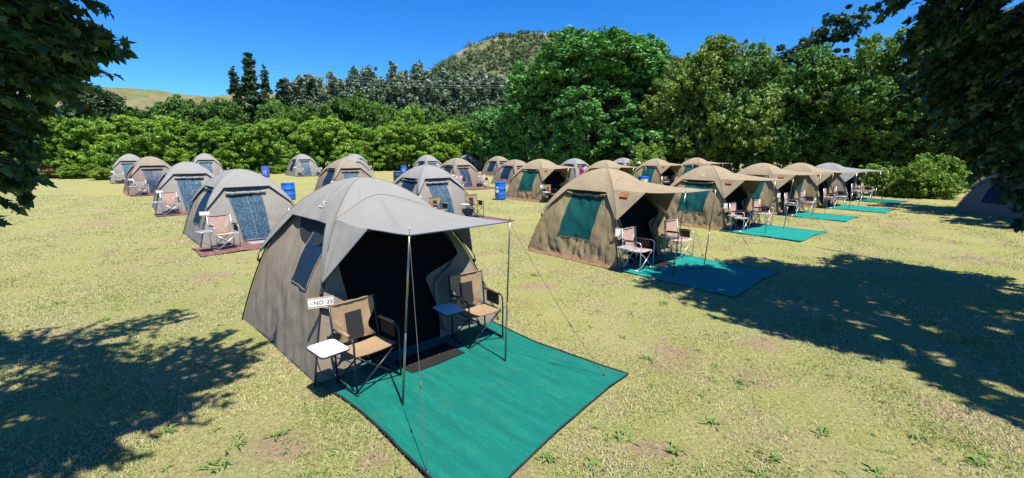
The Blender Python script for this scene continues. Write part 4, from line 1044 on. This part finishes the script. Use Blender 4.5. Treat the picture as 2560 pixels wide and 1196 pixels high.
# ------------------------------------------------------------------ near trees with lobed leaves
def near_tree(name, base, limbs, sprays, leaf, mat, label, sd, trunk_r=.2, flow=(0, 0, 0), nflow=0):
    """limbs: list of polylines; sprays: (x,y,z,r,n_twigs) twigs grow out of the closest limb into each ball"""
    rg = np.random.default_rng(sd); rr = random.Random(sd)
    rt = empty(name, base); tag(rt, label, 'tree'); B = Vector(base)
    m = MB(); nodes = []
    for k, pl in enumerate(limbs):
        pts = []
        for i in range(len(pl)-1):
            for t in range(6): pts.append(Vector(pl[i]).lerp(Vector(pl[i+1]), t/6)+Vector((rr.uniform(-1, 1), rr.uniform(-1, 1), rr.uniform(-1, 1)))*.02)
        pts.append(Vector(pl[-1])); r0 = trunk_r if k == 0 else trunk_r*.4
        m.tube([p-B for p in pts], [max(.008, r0*(1-.85*i/len(pts))) for i in range(len(pts))], 8); nodes += pts
    P = []; D = []
    for si, (x, y, z, r, nt_) in enumerate(sprays):
        c = Vector((x, y, z)); fl = Vector(flow) if si < nflow else Vector()
        for _ in range(nt_):
            d = Vector(rg.normal(0, 1, 3)).normalized(); e = c+d*r*rg.random()**.4; e.z -= .12*r
            s = min(nodes[::3], key=lambda q: (q-e).length) if rg.random() < .6 else c+Vector(rg.normal(0, .25, 3))*r
            if si < nflow:                                       # long sprays that all hang the same way
                j_ = Vector(np.clip(rg.normal(0, 1, 3), -1.7, 1.7))*r*.34; e = c+fl*r*rg.uniform(.2, 1.1)+j_; s = c-fl*r*rg.uniform(.5, 1.2)+j_*.8
            L = (e-s).length
            if L > r*1.6: s = e+(s-e)*(r*1.6/L)
            mid = s.lerp(e, .55)+Vector((0, 0, .10*r)); q = bez(s, mid, e, 9)
            m.tube([v-B for v in q], [.007*(1-i/10) for i in range(9)], 3)
            nl = max(5, int((e-s).length/(leaf*(.33 if si < nflow else .30))))
            for j in range(nl):
                t = .18+.82*(j+rg.random())/nl; k = min(7, int(t*8)); f = t*8-k; p = q[k].lerp(q[k+1], f); tg = (q[k+1]-q[k]).normalized()
                dd = (tg*(1.3 if si < nflow else .5)+Vector(rg.normal(0, .6, 3))+Vector((0, 0, -.45))).normalized(); P.append(p+dd*leaf*.25); D.append(dd)
    m.build('trunk', MAT['bark'], rt)
    P = np.array([tuple(p-B) for p in P]); D = np.array([tuple(d) for d in D]); n = len(P)
    side = np.cross(D, rg.normal(0, 1, (n, 3))*np.array([.8, .8, 1.2])); side /= np.linalg.norm(side, axis=1)[:, None]; nr = np.cross(D, side)
    out = [(-.0, 0), (.12, .20), (.02, .42), (.30, .30), (.42, .60), (.55, .27), (.78, .22), (1.08, .0)]
    prof = out+[(a, -b) for a, b in out[1:-1]][::-1]
    s = leaf*rg.uniform(.65, 1.25, n)[:, None]
    V = np.stack([P+(D*a+side*b+nr*(-.22*a*a+.18*abs(b)))*s for a, b in prof], 1)
    me = np_mesh('crown', V, len(prof), mat, [(0, 1, 13), (1, 2, 3), (13, 12, 11)[::-1], (1, 3, 11, 13), (3, 4, 5), (11, 10, 9)[::-1], (3, 5, 9, 11), (5, 6, 8, 9), (6, 7, 8)])
    obj_from('crown', me, rt); return n
# left tree: trunk out of the frame on the left, limbs reaching over the lawn
nl = near_tree('overhanging_tree', (-6.2, 1.6, 0), [
    [(-6.2, 1.6, -.1), (-6.1, 1.7, 2.2), (-5.7, 1.9, 4.0), (-5.2, 2.1, 5.6)],
    [(-6.0, 1.8, 2.6), (-5.0, 2.5, 3.6), (-4.0, 2.9, 4.0), (-3.1, 3.05, 3.75)],
    [(-5.9, 1.8, 3.1), (-4.9, 2.7, 3.4), (-4.2, 3.0, 3.0), (-3.75, 3.1, 2.45)],
    [(-5.8, 1.9, 3.6), (-4.6, 1.9, 4.7), (-3.2, 2.0, 5.2)],
    [(-5.9, 1.8, 3.4), (-5.4, 2.9, 4.4), (-4.9, 3.6, 4.9)]],
    [(*at(px, py, Y), r, n) for px, py, Y, r, n in
     [(255, 108, 3.0, .10, 5), (215, 125, 3.0, .12, 6), (185, 75, 3.05, .15, 9), (120, 20, 3.1, .20, 8), (150, 105, 3.05, .18, 10), (80, 70, 3.1, .24, 19), (135, 155, 3.1, .16, 8), (165, 190, 3.05, .09, 3), (70, 150, 3.1, .22, 16), (5, 110, 3.2, .32, 27), (90, 205, 3.1, .12, 7), (-40, 20, 3.2, .4, 24), (0, 200, 3.2, .24, 14),
      (-35, 290, 3.2, .22, 12), (35, 290, 3.15, .12, 5), (45, 355, 3.15, .12, 6), (-35, 370, 3.2, .2, 9), (40, 410, 3.1, .11, 7), (-10, 430, 3.15, .14, 10), (20, 462, 3.1, .08, 4), (42, 492, 3.1, .04, 2), (-100, 250, 3.3, .5, 27), (-120, 400, 3.3, .45, 18), (-140, 50, 3.3, .8, 37)]]+[
     (-2.6, 1.5, 5.2, .8, 64), (-3.0, .9, 5.0, .8, 57), (-3.6, 1.3, 5.3, .9, 57), (-2.2, 2.2, 5.3, .6, 36), (-2.1, 3.0, 5.4, .5, 28),
     (-4.9, 2.3, 4.9, 1.1, 64), (-3.9, 2.2, 5.2, 1.0, 57), (-3.0, 2.6, 5.3, .8, 43), (-2.3, 3.3, 5.2, .6, 28), (-2.9, 3.7, 5.2, .6, 28), (-5.2, 3.6, 5.0, 1.0, 64), (-4.2, 4.7, 5.2, .5, 24), (-3.9, 3.3, 5.4, .9, 64), (-3.4, 2.8, 5.2, .7, 43), (-5.6, 1.2, 4.6, 1.2, 57), (-4.3, 1.2, 5.0, 1.0, 57), (-3.2, 1.6, 5.2, .7, 36), (-6.0, 3.6, 5.0, .8, 36)],
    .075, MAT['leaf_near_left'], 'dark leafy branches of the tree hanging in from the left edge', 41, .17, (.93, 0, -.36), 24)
# right tree: big crown above and to the right of the viewer
nr = near_tree('shade_tree', (11.6, 5.4, 0), [
    [(11.6, 5.4, -.1), (11.5, 5.4, 2.5), (11.0, 5.5, 4.6), (10.2, 5.6, 7.0)],
    [(11.4, 5.4, 3.0), (9.8, 6.0, 5.2), (7.8, 6.6, 6.3), (5.6, 6.8, 6.4)],
    [(11.4, 5.4, 2.8), (10.6, 6.8, 4.6), (9.4, 8.0, 5.2), (8.6, 8.4, 5.0)],
    [(11.3, 5.5, 2.4), (10.6, 6.9, 3.2), (9.9, 7.8, 2.8), (9.4, 8.0, 1.8)],
    [(11.3, 5.4, 3.4), (10.0, 4.0, 5.4), (8.2, 3.0, 6.4), (6.4, 2.8, 6.6)],
    [(11.3, 5.4, 3.6), (11.0, 7.5, 5.5), (10.2, 9.6, 6.6)]],
    [(*at(px, py, Y), r, n) for px, py, Y, r, n in
     [(2255, 5, 7.2, .25, 7), (2330, 60, 7.4, .35, 14), (2420, 20, 7.6, .7, 54), (2300, 130, 7.6, .25, 7), (2290, 190, 7.6, .2, 4), (2380, 160, 7.7, .45, 24), (2470, 120, 7.8, .8, 84), (2370, 250, 7.7, .3, 10), (2550, 250, 8.0, .8, 100), (2460, 250, 7.8, .55, 40), (2420, 320, 7.8, .3, 10), (2510, 340, 8.0, .45, 38),
      (2480, 400, 7.9, .3, 12), (2560, 400, 8.0, .35, 32), (2545, 470, 7.9, .22, 10), (2585, 490, 8.0, .25, 18), (2556, 550, 8.0, .09, 4), (2660, 300, 8.2, 1.0, 80), (2660, 100, 8.2, 1.2, 90), (2680, 500, 8.2, .6, 50)]]+[
     (6.9, 6.4, 7.0, 1.2, 159), (5.6, 6.6, 6.9, 1.0, 116), (4.8, 6.0, 6.8, .7, 58), (8.3, 6.2, 7.2, 1.4, 188), (7.2, 5.0, 7.4, 1.4, 188), (8.8, 4.4, 7.3, 1.5, 188), (6.6, 3.6, 7.0, 1.1, 116), (8.0, 2.8, 7.0, 1.3, 145), (5.6, 4.8, 6.9, .9, 87), (10.2, 3.2, 6.8, 1.5, 145), (10.4, 5.4, 7.4, 1.6, 174), (10.2, 7.0, 6.6, 1.4, 145), (9.0, 1.6, 6.4, 1.2, 87), (11.6, 4.2, 5.4, 1.6, 116), (7.6, 7.4, 7.0, 1.0, 101),
     (6.0, 4.2, 6.8, .9, 70), (7.4, 1.6, 6.8, 1.0, 60)],
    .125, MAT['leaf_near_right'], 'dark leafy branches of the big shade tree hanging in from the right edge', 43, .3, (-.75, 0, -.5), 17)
print('near leaves', nl, nr)

# ------------------------------------------------------------------ hills
def hill_mat(name, soil, veg, scale, thr):
    m, n, b = nt(name); g = n.nodes.new('ShaderNodeNewGeometry'); P = g.outputs['Position']
    f = noi(n, scale, 8, .7, P, .5); q = noi(n, scale*9, 4, .7, P)
    c = mix(n, ramp(n, f, [(thr-.06, (0, 0, 0)), (thr+.05, (1, 1, 1))]), ramp(n, q, [(.3, sc(soil, .75)), (.7, sc(soil, 1.15))]), ramp(n, q, [(.3, sc(veg, .7)), (.7, sc(veg, 1.25))]))
    n.links.new(c, b.inputs['Base Color']); b.inputs['Roughness'].default_value = .95; b.inputs['Specular IOR Level'].default_value = .05
    bump(n, b, f, .8, 4)
    return m
def hill(name, prof, Y0, Yr, mat, nx=140, ny=40, rough=5.0, back=1.5):
    """prof: silhouette (px, py) seen at the ridge depth Yr; falls to the ground at Y0"""
    X = [at(px, py, Yr) for px, py in prof]; xs = [p.x for p in X]; zs = [p.z for p in X]
    P = []
    for i in range(nx):
        x = xs[0]+(xs[-1]-xs[0])*i/(nx-1); zr = float(np.interp(x, xs, zs)); col = []
        for j in range(ny):
            v = j/(ny-1)*back; y = Y0+(Yr-Y0)*v
            h = zr*(v**1.15 if v <= 1 else 1-.9*(v-1))
            h += rough*fbm((x*.012, y*.012, 3), 5)*min(1, v*1.5)*(.35+.65*min(1, zr/60))*(1-.6*math.exp(-((v-1)/.12)**2))
            col.append((x, y, h-2))
        P.append(col)
    m = MB(); m.grid(P); o = m.build(name, mat); tag(o, None, None, kind='structure'); return o, P
o_, HP = hill('hill', [(940, 372), (1000, 215), (1045, 188), (1090, 160), (1140, 124), (1190, 95), (1250, 78), (1300, 71), (1340, 70), (1380, 70), (1440, 74), (1500, 84), (1560, 112), (1650, 136), (1700, 140), (1790, 137), (1850, 150), (2000, 170), (2300, 230), (2600, 300), (2900, 370)],
              130, 330, hill_mat('hill_scrub', (.30, .22, .135), (.12, .14, .065), .03, .44), nx=170, ny=44, rough=2.5)
hill('left_ridge', [(-900, 300), (-300, 235), (0, 228), (150, 216), (230, 209), (300, 213), (400, 222), (480, 233), (545, 240), (600, 234), (650, 227), (720, 228), (800, 238), (950, 262), (1100, 300), (1300, 372)],
     350, 1000, hill_mat('ridge_grass', (.25, .19, .115), (.145, .15, .065), .006, .47), nx=150, ny=30, rough=14)
# scrub on the hill
rg = np.random.default_rng(77); HPa = np.array([[tuple(c) for c in r] for r in HP]); CL = []
while len(CL) < 8000:
    i = rg.integers(0, HPa.shape[0]-1); j = rg.integers(6, 31); a, b = rg.random(2)
    p = HPa[i, j]*(1-a)*(1-b)+HPa[i+1, j]*a*(1-b)+HPa[i, j+1]*(1-a)*b+HPa[i+1, j+1]*a*b
    dens = pat(np.array([p[0]]), np.array([p[1]]), .05, 9)[0]
    if rg.random() < np.clip(.9+.9*dens, .3, 1): CL.append((p[0], p[1], p[2]+rg.uniform(0, 1.2), rg.uniform(1.3, 3.4)*(1.5 if rg.random() < .2 else 1)))
V = leaf_cloud(np.array(CL), 300000, .85, rg, flat=.5)
me = np_mesh('hill_scrub', V, 4, MAT['leaf_scrub'], [(0, 1, 2, 3)])
tag(obj_from('hill_scrub', me), 'dark green scrub dotted over the rocky hill', 'scrub', kind='stuff')

# ------------------------------------------------------------------ power line
def pole_wire():
    rt = empty('power_line', (at(630, 300, 88).x, 88, 0)); tag(rt, 'thin pale power cables crossing before the silvery poplars', 'cable')
    B = rt.location
    for (a, b) in (((630, 160), (1345, 205)), ((630, 170), (1345, 214)), ((630, 177), (1345, 219))):
        p, q = at(*a, 88), at(*b, 88); pts = []
        for i in range(25):
            t = i/24; v = p.lerp(q, t); v.z -= 1.2*math.sin(PI*t); pts.append(v-B)
        m = MB(); m.tube(pts, .014, 4); m.build('cable', MAT['silver_tube'], rt)
    for px in (630, 1345):
        p = at(px, 162 if px == 630 else 204, 88); m = MB(); x = p.x-B.x
        m.tube([(x, 0, 0), (x, 0, p.z+.5)], [.16, .11], 8); m.box(x-.08, x+.08, -1, 1, p.z-.3, p.z-.15); m.build('pole', MAT['bark'], rt)
pole_wire()
# small brick building glimpsed behind the right-hand shrubs
def shed():
    m, n, b = nt('brick'); t = n.nodes.new('ShaderNodeTexBrick'); t.inputs['Scale'].default_value = 5
    t.inputs['Color1'].default_value = (.20, .10, .07, 1); t.inputs['Color2'].default_value = (.15, .075, .05, 1); t.inputs['Mortar'].default_value = (.25, .22, .2, 1)
    n.links.new(objco(n), t.inputs['Vector']); n.links.new(t.outputs[0], b.inputs['Base Color']); b.inputs['Roughness'].default_value = .9
    p = at(2330, 390, 40); rt = empty('brick_building', (p.x, 40, 0), -.3); tag(rt, 'low brown brick building glimpsed through the leaves on the right', 'building')
    q = MB(); q.box(-4, 4, -1.5, 1.5, 0, 2.6); q.build('wall', m, rt, smooth=False)
    q = MB(); q.add([(-4.4, -1.9, 2.6), (4.4, -1.9, 2.6), (4.4, 1.9, 3.0), (-4.4, 1.9, 3.0), (-4.4, -1.9, 2.7), (4.4, -1.9, 2.7), (4.4, 1.9, 3.1), (-4.4, 1.9, 3.1)], [(0, 3, 2, 1), (4, 5, 6, 7), (0, 1, 5, 4), (2, 3, 7, 6), (1, 2, 6, 5), (0, 4, 7, 3)])
    q.build('roof', MAT['silver_roof'], rt, smooth=False)
    for x in (-2, 1.2):
        q = MB(); q.box(x, x+1, -1.56, -1.48, 1.1, 2.0); w = q.build('window', MAT['white_plastic'], rt, smooth=False)
        q = MB(); q.box(x+.06, x+.94, -1.58, -1.565, 1.16, 1.94); q.build('pane', MAT['navy_mesh'], w, smooth=False)
shed()

# ------------------------------------------------------------------ light
SUN_EL, AZ = 66.0, R(-55)               # azimuth measured from +x
sd_ = Vector((math.cos(AZ)*math.cos(R(SUN_EL)), math.sin(AZ)*math.cos(R(SUN_EL)), math.sin(R(SUN_EL))))
sun = bpy.data.lights.new('sun', 'SUN'); sun.energy = 5.0; sun.angle = R(.55); sun.color = (1, .96, .88)
so = bpy.data.objects.new('sun', sun); COL.objects.link(so); so.rotation_euler = (-sd_).to_track_quat('-Z', 'Y').to_euler()
w = bpy.data.worlds.new('World'); S.world = w; w.use_nodes = True; wn = w.node_tree
sky = wn.nodes.new('ShaderNodeTexSky'); sky.sky_type = 'NISHITA'; sky.sun_disc = False
sky.sun_elevation = R(SUN_EL); sky.sun_rotation = math.atan2(sd_.x, sd_.y); sky.air_density = 1.1; sky.dust_density = .15; sky.ozone_density = 3.5; sky.altitude = 600
hs = wn.nodes.new('ShaderNodeHueSaturation'); hs.inputs['Saturation'].default_value = 1.35; hs.inputs['Value'].default_value = 1.0
wn.links.new(sky.outputs[0], hs.inputs['Color']); bg = wn.nodes['Background']
tint = wn.nodes.new('ShaderNodeMix'); tint.data_type = 'RGBA'; tint.blend_type = 'MULTIPLY'; tint.inputs[0].default_value = 1; tint.inputs[7].default_value = (.5, 1.0, 1.45, 1)
wn.links.new(hs.outputs[0], tint.inputs[6]); wn.links.new(tint.outputs[2], bg.inputs[0]); bg.inputs[1].default_value = .073
S.view_settings.view_transform = 'Standard'; S.view_settings.look = 'None'; S.view_settings.exposure = .80; S.view_settings.gamma = 1
S.render.engine = 'CYCLES'
S.cycles.max_bounces = 5; S.cycles.diffuse_bounces = 1; S.cycles.transmission_bounces = 3; S.cycles.glossy_bounces = 2
S.cycles.use_denoising = True
